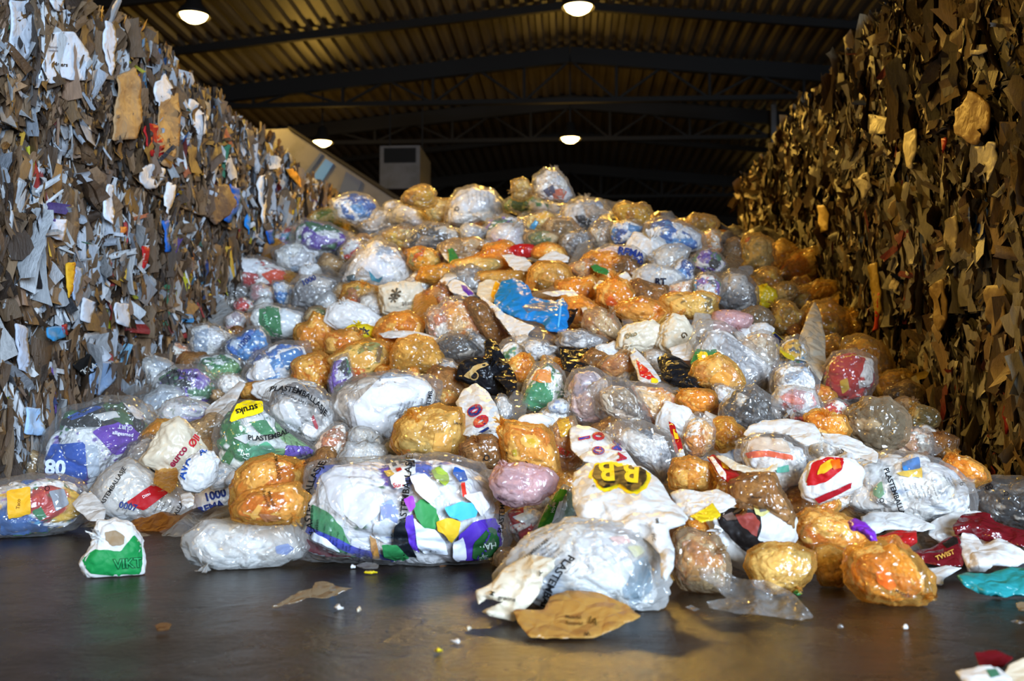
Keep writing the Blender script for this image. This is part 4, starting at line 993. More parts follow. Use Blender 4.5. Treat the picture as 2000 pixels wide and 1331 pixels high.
P_('974,845 985,820 1020,828 1060,832 1078,852 1088,890 1095,928 1040,924 985,910', 'orange', 'food', 'orange bag with round white lid inside', 'above the pale pink knotted bag', T=.8, n=.36, knot=(978, 828, 20, -120), prints=[('1016,858 1025,850 1045,850 1056,862 1050,874 1030,875 1018,868', 'f0e8d8', 'tub_lid', 'in', 'round white lid'), ('1024,860 1040,856 1048,864 1036,870', 'c8d068', 'lid_centre', 'in', 'yellow centre of the lid'), ('1000,880 1008,878 1010,892 1002,890', 'a8c060', 'wrapper')], text=[('Q', 1026, 907, 14, 80, K), ('Matavfall', 990, 895, 7, 85, '#3a2a10')])
P_('1068,850 1092,820 1122,814 1138,850 1136,905 1112,926 1085,912', 'tan', 'orange', 'tan pouch with red lettering', 'left of the blue outlined digits', n=.3, prints=[('1086,812 1110,808 1120,850 1095,855', 'gold', 'foil', 'on', 'crinkled gold foil')], text=[('HELT', 1098, 882, 14, 28, '#a03020', 0, .04)])
C_((1012, 807, 1078, 845), 'white', 'white', 'small white crumpled bag', 'above the round lid bag', n=.2)
P_('1012,795 1020,758 1045,715 1070,703 1100,728 1114,765 1097,800 1062,812 1030,806', 'clear', 'green', 'pointed clear bag with green and orange packs', 'below the black bags', n=.18, T=.8, knot=(1072, 708, 18, -80), prints=[('1025,785 1040,750 1062,748 1082,770 1072,795 1040,800', '2c8a58', 'wrapper', 'in', 'green pack'), ('1038,742 1050,722 1075,722 1078,748 1055,748', 'e08818', 'wrapper', 'in', 'orange pack')])
sheet('945,668 955,662 970,668 985,698 1008,735 1010,762 995,768 965,738 948,705', 'black', 'long twisted black bag', 'beside the black and gold bag', cat='bag', name='plastic_bag', lift=.3, amp=.05, puff=.06)
P_('892,742 897,712 925,700 960,703 985,745 987,772 955,772 920,752', 'black', 'dark', 'black bag with gold curved print', 'above the white pointed bag', n=.2, prints=[('905,735 925,715 950,708 955,713 932,722 918,740', 'b09058', 'gold_print', 'on', 'gold curved print')], text=[('O', 925, 735, 26, 40, '#b09058', 0, .0)])
sheet('1090,676 1150,680 1162,728 1135,735 1100,722', 'black', 'flat black bag', 'under the grey clear bag at the centre', cat='bag', name='plastic_bag', lift=.1, amp=.02, puff=.05)
sheet('1282,700 1300,690 1330,700 1366,735 1364,762 1330,758 1295,742', 'black', 'black ribbed bag', 'right of the red and white carton', cat='bag', name='plastic_bag', lift=.14, amp=.04, puff=.10)
P_('1104,762 1120,725 1160,718 1188,738 1196,785 1180,832 1130,835 1108,810', 'clear', 'pinkw', 'clear bag with pinkish brown scraps', 'right of the green and orange pointed bag', n=.16)
P_('1150,755 1185,738 1225,742 1255,770 1272,830 1240,842 1195,835 1165,810', 'clear', 'tan', 'bulging empty clear bag', 'above the big wrinkled clear bag', n=.22, lump=.5, fill=.7)
P_('1222,745 1290,752 1322,770 1320,802 1325,830 1295,845 1262,822 1240,785', 'clear', 'orange', 'wide clear bag over orange wrap', 'right of the bulging empty clear bag', n=.12)
C_((1173, 686, 1248, 748), 'tan', 'orange', 'round tan orange bag', 'left of the red and white carton', n=.06)
sheet('1228,690 1240,680 1270,712 1292,745 1282,752 1248,745', 'white', 'white carton corner with red and yellow face', 'beside the round tan orange bag', cat='carton', name='carton', lift=.2, amp=.015, puff=.05, prints=[('1242,702 1262,718 1284,742 1268,742 1250,735', 'c01c20', 'red_face', 'on'), ('1272,738 1284,740 1288,750 1272,748', 'e8c820', 'yellow_face', 'on')])
C_((1070, 778, 1112, 812), 'milky', 'blue', 'little blue and white pack', 'right of the green pack bag', n=.12)
C_((853, 762, 897, 796), 'amber', 'orange', 'small amber bag', 'left of the white pointed bag', n=.05)
C_((962, 772, 1004, 830), 'clear', 'grey', 'small clear bag', 'right of the white pointed bag', n=.08)
C_((985, 690, 1042, 752), 'orange', 'orange', 'slim orange bag', 'behind the long twisted black bag', n=.02, ang=40)
# row behind
C_((568, 690, 652, 762), 'orange', 'food', 'orange bag', 'behind the clear lettered sack', n=.08)
P_('632,700 650,735 690,748 740,738 768,705 755,672 715,662 680,672 655,690', 'orange', 'mix', 'orange bag with picture packs inside', 'above the sack stuffed with white film', n=.16, knot=(760, 680, 18, -20), prints=[('680,700 715,685 735,690 720,715 690,720', 'd8c8b8', 'wrapper'), ('740,675 748,678 742,710 734,705', '2c48a0', 'wrapper')])
P_('766,735 764,690 780,662 812,655 845,662 866,700 872,735 830,732 800,728', 'orange', 'tan', 'orange round bag tied at lower left', 'above the right end of the white film sack', n=.2, knot=(778, 722, 20, 130))
C_((630, 645, 712, 706), 'orange', 'food', 'orange bag with small round mark', 'left of the yellow label bag', n=.12)
P_('640,745 652,700 680,690 690,735 668,765 645,775', 'clear', 'purple', 'slim clear bag with purple pack', 'left above the white film sack', n=.05)
C_((495, 738, 606, 780), 'white', 'white', 'crumpled white cups and film', 'above the lettered clear sack', n=.0)
C_((472, 742, 532, 790), 'orange', 'food', 'orange bag half hidden', 'above the yellow printed label', n=-.05)
sheet('395,838 402,800 440,770 468,745 480,750 465,780 448,805 425,832', 'white', 'long bluish white empty bag', 'above the cream pointed bag', cat='bag', lift=.16, amp=.03, puff=.05)
C_((312, 775, 412, 832), 'milky', 'purple', 'purple and white bag', 'above the blue and purple sack', n=.12)
P_('294,775 308,737 342,714 392,713 422,745 428,778 398,797 342,803 305,792', 'clear', 'purple', 'purple and white lettered sack', 'lying against the foot of the left bales', cat='sack', name='waste_sack', n=.1, text=[(PLA, 350, 728, 9, 12, K), ('PLASTEMB', 292, 800, 10, 18, K, 0, .02)] + fine(330, 745, 5, 75, dx=11, dy=1, sz=6))
C_((376, 690, 480, 752), 'clear', 'green', 'clear bag with green scraps', 'behind the purple and white lettered sack', n=.0)
C_((362, 633, 452, 698), 'clear', 'white', 'clear bag with white contents', 'touching the left bales', n=.1, knot=(445, 680, 16, 30))
C_((436, 645, 532, 718), 'clear', 'blue', 'round clear bag with blue lettered film', 'right of the white one at the left bales', n=.12, text=[('1000', 478, 668, 16, -50, NV)])
P_('474,735 500,690 540,668 600,668 610,700 590,745 540,770 490,765', 'clear', 'blue', 'clear sack with blue streaks', 'above the crumpled white cups', n=.1, T=.8, prints=[('475,735 500,705 520,700 540,735 500,745', 'dfe0e4', 'wrapper'), ('545,690 580,680 600,700 560,725', '3878b8', 'wrapper')])
P_('484,640 490,605 515,594 560,595 605,610 612,650 580,668 530,665', 'clear', 'white', 'clear sack with a green and white pack', 'left of the white tied bag', cat='sack', name='waste_sack', n=.12, T=.85, prints=[('505,600 545,595 548,630 552,660 520,655 505,630', '2a7a40', 'wrapper', 'in', 'green pack'), ('548,600 575,610 577,655 552,658', 'e4e8ec', 'wrapper', 'in', 'white pack')], text=[('KIWI', 519, 625, 10, 80, '#88c898')])
C_((596, 596, 658, 652), 'tan', 'green', 'green tinted film bag', 'between the green pack sack and the white tied bag', n=.05)
P_('633,628 645,598 680,588 720,600 748,625 742,645 700,645 660,645', 'white', 'white', 'white tied bag', 'above the yellow label bag', n=.18, knot=(672, 596, 16, -120))
C_((670, 632, 736, 668), 'yellow', 'yellow', 'yellow lettered bag', 'below the white tied bag', n=.18, text=[('prix', 706, 645, 19, 12, '#101830', 0, .04)])
P_('730,655 742,625 770,610 800,608 828,630 822,660 780,668 745,665', 'orange', 'orange', 'crumpled orange bag', 'right of the yellow lettered bag', n=.16)
sheet('738,652 770,646 815,648 850,658 868,672 860,690 830,676 790,662 750,660', 'white', 'white strip of film', 'above the orange round bag', lift=.18, amp=.02)
P_('742,560 770,552 820,553 833,585 815,612 775,614 748,612', 'cream', 'white', 'cream bag with flower print', 'right of the orange bag below the tall clear sack', n=.16, cat='bag', name='carrier_bag', text=[('*', 772, 582, 46, 10, '#5a5040'), ('*', 764, 590, 40, 30, '#5a5040'), ('Mama', 800, 592, 12, -10, '#8a8070')])
P_('662,590 672,558 700,550 735,560 747,592 735,612 700,606 675,600', 'orange', 'mix', 'amber orange bag with red pack', 'below the tall clear sack', n=.15)
P_('568,600 565,560 580,538 630,535 662,545 660,590 650,610 610,612', 'clear', 'grey', 'clear sack printed with digits', 'left of the amber orange bag', cat='sack', name='waste_sack', n=.08, text=[('1000', 603, 548, 15, -25, NV, 0, .02)])
C_((618, 570, 662, 612), 'milky', 'grey', 'round pale tub in a bag', 'lower right of the sack with digits', n=.12)
P_('658,555 672,520 700,490 735,465 770,475 800,510 805,545 790,562 740,568 690,566', 'clear', 'white', 'tall clear sack full of white wrappers', 'in the upper left of the heap', cat='sack', name='waste_sack', n=.15, fill=.94, T=.9, prints=[('700,515 730,495 765,520 770,545 735,545', 'e4e6ee', 'wrapper'), ('720,528 735,545 748,540 742,552 725,548', '2088a0', 'wrapper'), ('676,540 692,535 695,555 680,552', '204048', 'wrapper')])
P_('436,545 445,515 470,500 520,505 560,522 577,545 545,560 500,565 470,575 440,570', 'clear', 'redw', 'clear sack with white and red packs', 'touching the left bales below the loose clear film', cat='sack', name='waste_sack', n=.15, prints=[('510,535 540,525 575,542 570,555 530,558', 'd84818', 'wrapper', 'in', 'orange red pack'), ('470,505 510,510 500,535 470,530', 'e4e6ec', 'wrapper')])
sheet('430,460 452,444 475,470 480,500 450,520 440,560 430,510', 'tan', 'loose wrinkled clear film', 'clinging to the left bales', lift=.15, amp=.05)
C_((486, 555, 536, 596), 'milky', 'redw', 'small bag with white and red stripe', 'above the green pack sack', n=.1)
C_((455, 580, 496, 614), 'clear', 'redw', 'small dark red bag', 'left of the striped small bag', n=.05)
C_((436, 608, 484, 650), 'clear', 'pinkw', 'small pale pink bag', 'left of the green pack sack', n=.1)
C_((532, 546, 576, 600), 'clear', 'blue', 'clear bag with blue white scraps', 'left of the sack with digits', n=.05)
C_((530, 473, 622, 538), 'clear', 'white', 'clear bag with crushed white packs', 'above the red and white pack sack', n=.1)
C_((620, 496, 674, 536), 'tan', 'tan', 'small tan bag', 'right of the crushed white pack bag', n=.02)
C_((661, 466, 714, 514), 'clear', 'redw', 'clear bag with red can', 'left above the tall clear sack', n=.05)
C_((560, 430, 682, 504), 'clear', 'purple', 'clear bag with purple and green packs', 'near the top left of the heap', n=.12, knot=(655, 495, 14, 60))
C_((606, 405, 682, 450), 'amber', 'green', 'amber bag with green scraps', 'at the left shoulder of the heap', n=.0)
C_((645, 377, 742, 436), 'clear', 'blue', 'round clear bag', 'on the left skyline of the heap', n=.0)
P_('682,448 695,420 735,405 780,408 802,430 795,450 750,465 705,468', 'clear', 'grey', 'long grey bag with amber rim', 'on the left skyline right of the round clear bag', n=.08)
C_((756, 399, 835, 446), 'clear', 'white', 'pale clear bag', 'between the long grey bag and the heap crest', n=.0)
C_((785, 363, 856, 408), 'amber', 'yellow', 'amber wrinkled bag', 'left of the white printed crest sack', n=0)
C_((826, 380, 885, 440), 'amber', 'white', 'pale amber upright bag', 'touching the left of the white printed crest sack', n=.04)
P_('868,440 872,400 890,370 925,362 965,372 985,395 992,425 960,445 905,445', 'clear', 'white', 'white printed sack', 'on the crest left of the peak', cat='sack', name='waste_sack', n=.1, fill=.95, T=.9, prints=[('895,385 930,370 960,375 965,400 930,415 900,410', 'e0e6f0', 'wrapper')], text=[('Q', 892, 408, 12, 80, K, 0, .02)] + fine(915, 385, 6, 82, dx=8, dy=0, sz=4, c='#505060'))
P_('1036,375 1042,345 1065,330 1090,333 1110,355 1123,385 1110,400 1075,396 1050,390', 'clear', 'white', 'topmost clear bag', 'crowning the peak of the heap', n=.08, T=.9, prints=[('1075,375 1095,368 1108,375 1100,390 1082,388', 'c06040', 'wrapper'), ('1060,372 1080,360 1085,378 1070,385', '40405a', 'wrapper')])
C_((994, 350, 1046, 392), 'amber', 'tan', 'small amber bag', 'left of the topmost bag', n=0)
C_((983, 380, 1074, 424), 'clear', 'green', 'clear bag with green and white packs', 'just below the topmost bag', n=.06)
P_('1090,430 1100,398 1130,387 1170,390 1198,415 1195,440 1150,448 1110,445', 'clear', 'white', 'wide bag with black lid inside', 'on the crest right of the peak', n=.1, prints=[('1122,422 1140,420 1156,432 1150,442 1130,436', '16141a', 'lid', 'in', 'black lid')])
C_((1198, 396, 1276, 446), 'amber', 'yellow', 'amber glowing bag', 'on the crest right of the black lid bag', n=.02)
C_((1190, 428, 1252, 482), 'clear', 'blue', 'white bag with pale blue spot', 'below the amber glowing bag', n=.08)
C_((1146, 428, 1202, 482), 'clear', 'tan', 'tan clear bag', 'left of the pale blue spot bag', n=.04)
P_('1258,460 1265,430 1300,422 1345,440 1376,460 1380,490 1340,500 1290,498', 'clear', 'blue', 'big white bag with blue print', 'on the right shoulder of the heap', n=.12, T=.85)
C_((1300, 420, 1402, 470), 'amber', 'yellow', 'amber skyline bag', 'behind the big white blue print bag', n=-.1)
C_((1360, 450, 1416, 504), 'clear', 'orange', 'clear bag with orange red wrapper', 'at the right end of the heap skyline', n=.04)
C_((1408, 464, 1448, 522), 'tan', 'tan', 'tan crumpled bag', 'at the edge of the dark gully right of the crest', n=0)
P_('1398,590 1402,550 1425,525 1455,530 1478,565 1480,600 1450,612 1415,608', 'grey', 'grey', 'grey blue round bag', 'at the right edge of the lit heap', n=.1)
C_((1026, 409, 1100, 455), 'clear', 'yellow', 'clear bag with yellow and blue packs', 'below the green and white crest bag', n=.1, prints=[('1035,418 1060,412 1085,418 1080,430 1050,428', 'e0a820', 'wrapper', 'in', 'yellow pack'), ('1028,450 1045,430 1052,434 1040,456', '30a0d8', 'wrapper', 'in', 'bright blue strip')])
C_((940, 422, 1030, 466), 'clear', 'purple', 'clear bag with purple wrapper', 'below the white printed crest sack', n=.04)
C_((952, 437, 1026, 490), 'milky', 'pinkw', 'oval pale bag with red word', 'below the purple wrapper bag', n=.12, text=[('Bin', 982, 472, 14, 0, '#a03050')])
C_((1020, 449, 1096, 482), 'tan', 'green', 'olive clear bag', 'right of the oval pale bag', n=.06)
C_((1094, 450, 1152, 502), 'grey', 'grey', 'smoky grey bag', 'right of the olive clear bag', n=.04)
C_((896, 437, 952, 474), 'milky', 'grey', 'small grey white bag', 'left of the purple wrapper bag', n=.06)
P_('790,490 800,455 830,435 875,437 905,455 900,485 850,492 815,494', 'clear', 'dark', 'dark clear bag with reddish top', 'in the upper left centre of the heap', n=.06)
C_((742, 440, 824, 488), 'clear', 'yellow', 'yellowish clear bag', 'above the tall clear sack', n=.04)
C_((858, 462, 952, 514), 'tan', 'tan', 'beige clear bag', 'above the upright green scrap', n=.06)
C_((924, 468, 968, 502), 'clear', 'white', 'small white striped bag', 'left below the oval pale bag', n=.04)
P_('795,515 798,488 820,480 848,488 862,512 845,530 812,530', 'orange', 'mix', 'orange bag with dark pack', 'right of the tall clear sack', n=.12)
sheet('874,486 884,484 896,505 904,520 878,520', 'green', 'upright green scrap', 'standing above the orange wraps', cat='scrap', name='plastic_scrap', lift=.18, amp=.01, step=3)
sheet('858,488 876,484 880,515 868,505', 'white', 'white pointed scrap', 'left of the upright green scrap', cat='scrap', name='plastic_scrap', lift=.15, amp=.01, step=3)
C_((982, 476, 1048, 508), 'red', 'redw', 'orange red crumpled wrapper', 'below the oval pale bag', n=.08)
C_((1038, 473, 1104, 510), 'orange', 'orange', 'orange bag with pale top', 'right of the orange red wrapper', n=.08)
P_('872,528 885,510 930,500 975,505 985,520 960,532 920,536', 'orange', 'white', 'orange bag over a white roll', 'left of the folded white sheet', n=.08)
sheet('979,498 1000,497 1025,502 1040,518 1032,530 1005,530 990,512', 'white', 'folded white sheet', 'above the orange ball bag', cat='sheet', name='plastic_sheet', lift=.2, amp=.012)
sheet('1050,508 1065,496 1085,490 1112,502 1110,513 1080,511', 'white', 'white arched film', 'right of the folded white sheet', lift=.2, amp=.012)
P_('1028,555 1032,525 1050,511 1090,510 1115,525 1120,555 1100,572 1060,570', 'orange', 'tan', 'big orange ball bag', 'above the bright blue bag', n=.16, T=.9, text=[('Q', 1053, 553, 9, 0, K)])
P_('812,548 822,522 870,515 905,522 900,545 850,555', 'orange', 'yellow', 'flat orange bag', 'below the orange bag with dark pack', n=.06)
P_('905,555 935,530 1000,528 1032,530 1025,560 975,556', 'orange', 'tan', 'long tan orange bag', 'behind the bright blue bag', n=.02)
sheet('855,555 870,535 900,528 912,535 885,545 870,560 862,575', 'white', 'bent white strip', 'left of the purple and white scrap', lift=.15, amp=.01, step=3.5)
sheet('873,558 885,545 905,552 930,578 915,580 895,575 878,568', 'white', 'purple and white scrap', 'left of the bright blue bag', cat='scrap', name='plastic_scrap', lift=.2, amp=.012, step=3.5, puff=.03, prints=[('900,556 912,560 928,576 915,578 904,568', '#50249a', 'purple_print', 'on')])
sheet('931,575 936,552 950,546 972,548 979,556 970,575 966,592 940,585', 'cream', 'pale yellow mouth of film', 'at the left end of the bright blue bag', lift=.3, amp=.02, prints=[('968,548 978,556 968,590 958,578', 'e0a818', 'yellow_rim', 'on')])
sheet('964,600 966,578 979,549 1003,544 1020,549 1034,562 1041,580 1062,586 1085,588 1099,581 1109,596 1112,618 1105,648 1090,650 1072,648 1057,632 1024,627 985,612', 'blue', 'bright blue crumpled bag', 'lying open at the middle of the heap', cat='bag', name='plastic_bag', lift=.30, amp=.03, puff=.10, prints=[('1018,598 1060,590 1090,592 1070,605 1030,612', 'grey', 'film_layer', 'on', 'greyish film fold'), ('1094,590 1097,592 1092,640 1089,640', '60b0e0', 'hem', 'on')])
sheet('940,578 962,592 985,612 1024,630 1045,640 1032,652 1028,672 1018,676 1000,658 978,628 955,600', 'white', 'long white film tail', 'hanging below the bright blue bag', lift=.3, amp=.025)
sheet('1057,572 1090,568 1120,566 1140,590 1152,612 1140,612 1125,590 1105,576 1080,580', 'white', 'white twisted film with brown stain', 'right above the bright blue bag', lift=.22, amp=.02)
sheet('1108,605 1130,602 1118,630 1106,650 1104,625', 'black', 'dark film corner', 'right of the bright blue bag', lift=.12, amp=.02)
P_('1166,590 1168,560 1190,545 1225,548 1243,575 1238,600 1200,606 1180,602', 'orange', 'orange', 'orange tied bag with red wedge', 'right of the orange ball bag', n=.14, knot=(1200, 548, 20, -90), prints=[('1182,590 1192,575 1210,598 1188,600', 'd84018', 'wrapper', 'in', 'red orange wedge')])
sheet('1158,562 1170,548 1185,550 1175,562 1162,568', 'white', 'small white tab', 'left of the orange tied bag', cat='scrap', name='plastic_scrap', lift=.22, amp=.008, step=3)
sheet('1206,538 1222,530 1235,545 1230,560 1215,548', 'white', 'white curled scrap with red inside', 'right of the orange tied bag', cat='scrap', name='plastic_scrap', lift=.22, amp=.008, step=3)
P_('1193,610 1210,590 1250,581 1290,590 1310,612 1290,635 1235,634', 'orange', 'food', 'wide orange bag of fleshy scraps', 'below the orange tied bag', n=.16, T=.85)
P_('1203,680 1208,650 1225,635 1275,626 1298,640 1290,670 1260,688 1225,686', 'cream', 'yellow', 'oval cream bag with faint flower', 'below the wide orange bag', n=.18, text=[('Øko', 1232, 655, 14, -20, '#7a7050')])
P_('1285,675 1292,640 1315,614 1340,620 1358,655 1352,685 1330,695 1300,692', 'cream', 'white', 'cream paper bag', 'right of the oval cream bag', n=.14, cat='bag', name='carrier_bag', text=[('G', 1336, 655, 16, 60, '#4a4030')])
sheet('1306,680 1345,668 1360,690 1348,705 1315,700', 'white', 'pale blue printed film', 'below the cream paper bag', lift=.18, amp=.012)
sheet('1348,710 1358,682 1400,673 1416,690 1400,712 1362,725', 'green', 'green packet with yellow flower', 'right of the pale blue printed film', cat='packet', name='packet', lift=.2, amp=.015, puff=.03, prints=[('1362,697 1368,686 1380,688 1385,700 1374,708 1364,706', 'f0c820', 'flower_print', 'on', 'yellow flower'), ('1371,694 1378,694 1378,701 1371,701', 'f0f0e0', 'flower_centre', 'on'), ('1400,676 1415,690 1402,700', 'eef0ea', 'white_end', 'on')])
P_('1150,515 1152,490 1185,478 1235,480 1262,500 1260,518 1215,524 1175,524', 'clear', 'pinkw', 'clear sack with big blue letters', 'below the tan clear bag', cat='sack', name='waste_sack', n=.1, text=[('REMA', 1232, 494, 20, 10, NV, 0, .04), ('1000', 1240, 510, 16, 8, NV, 0, .04)])
C_((1148, 492, 1224, 530), 'orange', 'orange', 'bright orange bag', 'below the left of the big blue letters', n=.1)
C_((1112, 506, 1170, 545), 'tan', 'orange', 'small orange tan bag', 'right of the orange ball bag', n=.06)
sheet('1153,520 1165,516 1192,530 1185,538 1160,530', 'green', 'thin green wrapper', 'above the orange tied bag', cat='scrap', name='plastic_scrap', lift=.16, amp=.008, step=3)
P_('1236,560 1240,528 1262,516 1300,520 1336,540 1332,565 1300,572 1262,568', 'milky', 'white', 'white bag with black letters', 'right of the white curled scrap', n=.12, cat='bag', name='carrier_bag', text=[('RT', 1290, 551, 18, 0, '#101428', 0, .05)])
C_((1305, 508, 1362, 562), 'clear', 'blue', 'pale blue clear bag', 'right of the black lettered bag', n=.08)
C_((1348, 488, 1422, 536), 'clear', 'purple', 'clear bag with blue purple packs', 'below the big white blue print bag', n=.06)
C_((1350, 536, 1412, 602), 'clear', 'mix', 'clear bag with orange and blue scraps', 'left of the grey blue round bag', n=.04)
C_((1298, 566, 1402, 624), 'orange', 'blue', 'orange and blue streaked bag', 'above the cream paper bag', n=.08)
P_('1136,640 1142,608 1170,600 1200,612 1218,650 1208,672 1170,668', 'tan', 'food', 'wrinkled brownish clear bag', 'left of the wide orange bag', n=.1)
C_((1080, 645, 1184, 686), 'clear', 'grey', 'flat grey clear bag', 'below the bright blue bag', n=.14)
C_((1014, 664, 1092, 708), 'clear', 'grey', 'crumpled grey clear bag', 'above the green and orange pointed bag', n=.06)
P_('848,655 850,610 870,585 900,578 930,600 948,645 940,668 900,672 865,668', 'clear', 'orange', 'clear bag with orange and purple scraps', 'left below the bright blue bag', n=.12, T=.8)
P_('905,590 920,580 950,592 975,630 1000,665 985,680 950,665 925,630', 'brown', 'tan', 'brown wrinkled film bag', 'beside the long white film tail', n=.14, T=.6)
P_('835,655 830,615 845,597 875,600 895,620 880,660 860,680', 'clear', 'food', 'clear silvery bag', 'left of the orange and purple scrap bag', n=.14)
P_('858,700 850,668 875,650 920,660 950,690 930,705 890,705', 'grey', 'dark', 'smoky bag with rusty scraps', 'above the black and gold bag', n=.06)
C_((828, 556, 884, 602), 'brown', 'orange', 'brown orange bag', 'right of the cream flower print bag', n=.02)
C_((886, 600, 915, 640), 'orange', 'orange', 'narrow orange fold', 'left of the brown wrinkled film bag', n=.05)
C_((850, 700, 900, 760), 'clear', 'grey', 'pale grey crumpled bag', 'right of the white film sack', n=.08)
# right flank
P_('1340,735 1345,670 1370,625 1410,628 1450,655 1490,690 1525,720 1520,775 1480,790 1430,770 1380,755', 'clear', 'grey', 'very large limp clear sack', 'spread right of the green packet', cat='sack', name='waste_sack', n=.0, T=.4, fill=.8, lump=.6)
C_((1385, 604, 1464, 652), 'pink', 'pinkw', 'pinkish clear bag', 'above the very large limp sack', n=.08)
C_((1440, 650, 1530, 730), 'clear', 'tan', 'tan clear sack', 'right of the very large limp sack', n=.1)
C_((1458, 630, 1512, 672), 'white', 'white', 'small bluish white bag', 'right of the pinkish clear bag', n=.1)
sheet('1503,660 1512,648 1535,665 1558,690 1550,706 1525,690', 'yellow', 'yellow and navy wrapper', 'left of the tall white pointed sheet', cat='wrapper', name='wrapper', lift=.2, amp=.012, puff=.02, prints=[('1506,656 1514,650 1545,678 1540,684 1522,676', '#182048', 'navy_print', 'on')])
sheet('1548,702 1563,655 1578,612 1591,589 1604,618 1612,658 1614,708 1604,746 1588,728 1574,706', 'cream', 'tall white pointed sheet', 'standing up before the right bales', cat='sheet', name='plastic_sheet', lift=.35, amp=.03, puff=.02)
P_('1505,760 1512,722 1540,708 1580,715 1598,745 1592,775 1560,790 1520,785', 'clear', 'white', 'clear bag with white film', 'below the tall white pointed sheet', n=.1)
P_('1508,790 1518,758 1550,752 1590,762 1600,790 1575,812 1535,810', 'milky', 'redw', 'bag with orange red fish shaped print', 'below the white film bag at right', n=.14, prints=[('1520,775 1540,768 1560,775 1572,790 1555,792 1535,785', 'e05018', 'print', 'in', 'orange red print')])
P_('1638,700 1650,665 1690,655 1730,675 1745,720 1738,765 1700,790 1655,770', 'amber', 'yellow', 'big amber lit sack', 'against the foot of the right bales', cat='sack', name='waste_sack', n=.05)
P_('1602,770 1608,720 1625,690 1670,680 1705,700 1712,745 1690,785 1650,792 1615,788', 'clear', 'redw', 'clear sack with big red pack', 'in front of the big amber lit sack', cat='sack', name='waste_sack', n=.22, prints=[('1610,765 1622,710 1650,690 1692,700 1680,735 1665,775 1635,778', 'b01c1c', 'packet', 'in', 'big red pack'), ('1640,745 1655,738 1660,760 1645,770', 'c8a020', 'wrapper')])
P_('1566,665 1560,620 1580,590 1620,585 1655,610 1662,650 1640,672 1600,675', 'amber', 'yellow', 'large amber round sack', 'behind the tall white pointed sheet', cat='sack', name='waste_sack', n=.05)
C_((1552, 548, 1642, 596), 'amber', 'yellow', 'amber glittering bag', 'behind the large amber round sack', n=.0)
C_((1526, 487, 1612, 558), 'amber', 'orange', 'amber bag with rusty red scraps', 'against the right bales near the top', n=.0)
P_('1448,525 1446,480 1456,457 1485,455 1510,470 1515,510 1500,535 1470,535', 'amber', 'white', 'tall amber bag with red corner', 'on the right skyline beside the small bright lamp', n=0, prints=[('1449,475 1456,458 1470,457 1462,472', 'c83810', 'wrapper')])
C_((1502, 470, 1556, 532), 'amber', 'yellow', 'deep amber bag', 'right of the tall amber bag', n=-.1)
C_((1462, 526, 1530, 572), 'amber', 'yellow', 'crumpled amber bag', 'below the tall amber bag', n=0)
C_((1474, 555, 1514, 604), 'yellow', 'yellow', 'small yellow pack', 'in the dark gully at right', n=0)
C_((1504, 550, 1558, 598), 'amber', 'tan', 'dull amber bag', 'right of the small yellow pack', n=0)
C_((1500, 592, 1572, 656), 'amber', 'yellow', 'shiny amber bag', 'left of the large amber round sack', n=.02)
C_((1430, 600, 1510, 650), 'tan', 'dark', 'dark tan bag', 'below the grey blue round bag', n=-.1)
P_('1650,850 1655,805 1690,778 1735,775 1772,810 1770,860 1730,892 1680,885', 'tan', 'dark', 'dark sack of blackened scraps', 'at the foot of the right bales', cat='sack', name='waste_sack', n=.05, T=.9)
C_((1596, 780, 1668, 834), 'clear', 'redw', 'clear bag with red stripes', 'below the big red pack sack', n=.04)
C_((1568, 802, 1660, 862), 'orange', 'orange', 'long orange bag', 'below the clear red striped bag', n=.02, ang=25)
C_((1770, 790, 1830, 850), 'amber', 'dark', 'dim amber bag', 'right of the blackened scraps sack', n=-.1)
C_((1735, 740, 1800, 800), 'tan', 'dark', 'dim brown bag', 'above the dim amber bag', n=-.1)
C_((1352, 698, 1454, 768), 'orange', 'pinkw', 'orange bag over a pale bundle', 'right of the black ribbed bag', n=.16, prints=[('1385,742 1410,720 1430,735 1420,765 1395,768', 'e8c8a0', 'paper_bundle', 'in', 'pale peach bundle')])
C_((1322, 758, 1406, 808), 'orange', 'orange', 'crumpled orange bag', 'below the orange bag over a pale bundle', n=.14)
P_('1404,840 1408,790 1435,758 1475,752 1510,780 1520,825 1480,845 1440,842', 'clear', 'dark', 'clear sack with black foil scraps', 'above the white ring of film', cat='sack', name='waste_sack', n=.12, cells=24)
C_((1330, 808, 1396, 902), 'clear', 'orange', 'upright clear bag with pale bread', 'left of the white ring of film', n=.16)
C_((1386, 815, 1452, 884), 'orange', 'yellow', 'orange bag with yellow wedge', 'right of the upright bread bag', n=.12)
sheet('1305,822 1318,830 1330,860 1334,888 1322,892 1312,858', 'red', 'narrow red and yellow fries sleeve', 'left of the upright bread bag', cat='carton', name='carton', lift=.25, amp=.01, step=3.5, prints=[('1314,838 1322,842 1326,858 1318,858', 'e8b820', 'print', 'on')])
sheet('1320,888 1334,876 1338,890 1328,898', 'white', 'little white curl', 'under the fries sleeve', cat='scrap', name='plastic_scrap', lift=.25, amp=.006, step=3)
sheet('1451,850 1462,832 1490,822 1540,818 1590,828 1604,848 1600,864 1575,872 1555,862 1540,850 1500,846 1470,856', 'white', 'white ring of film', 'arched over the bag with orange rimmed tray', lift=.4, amp=.03, puff=.03)
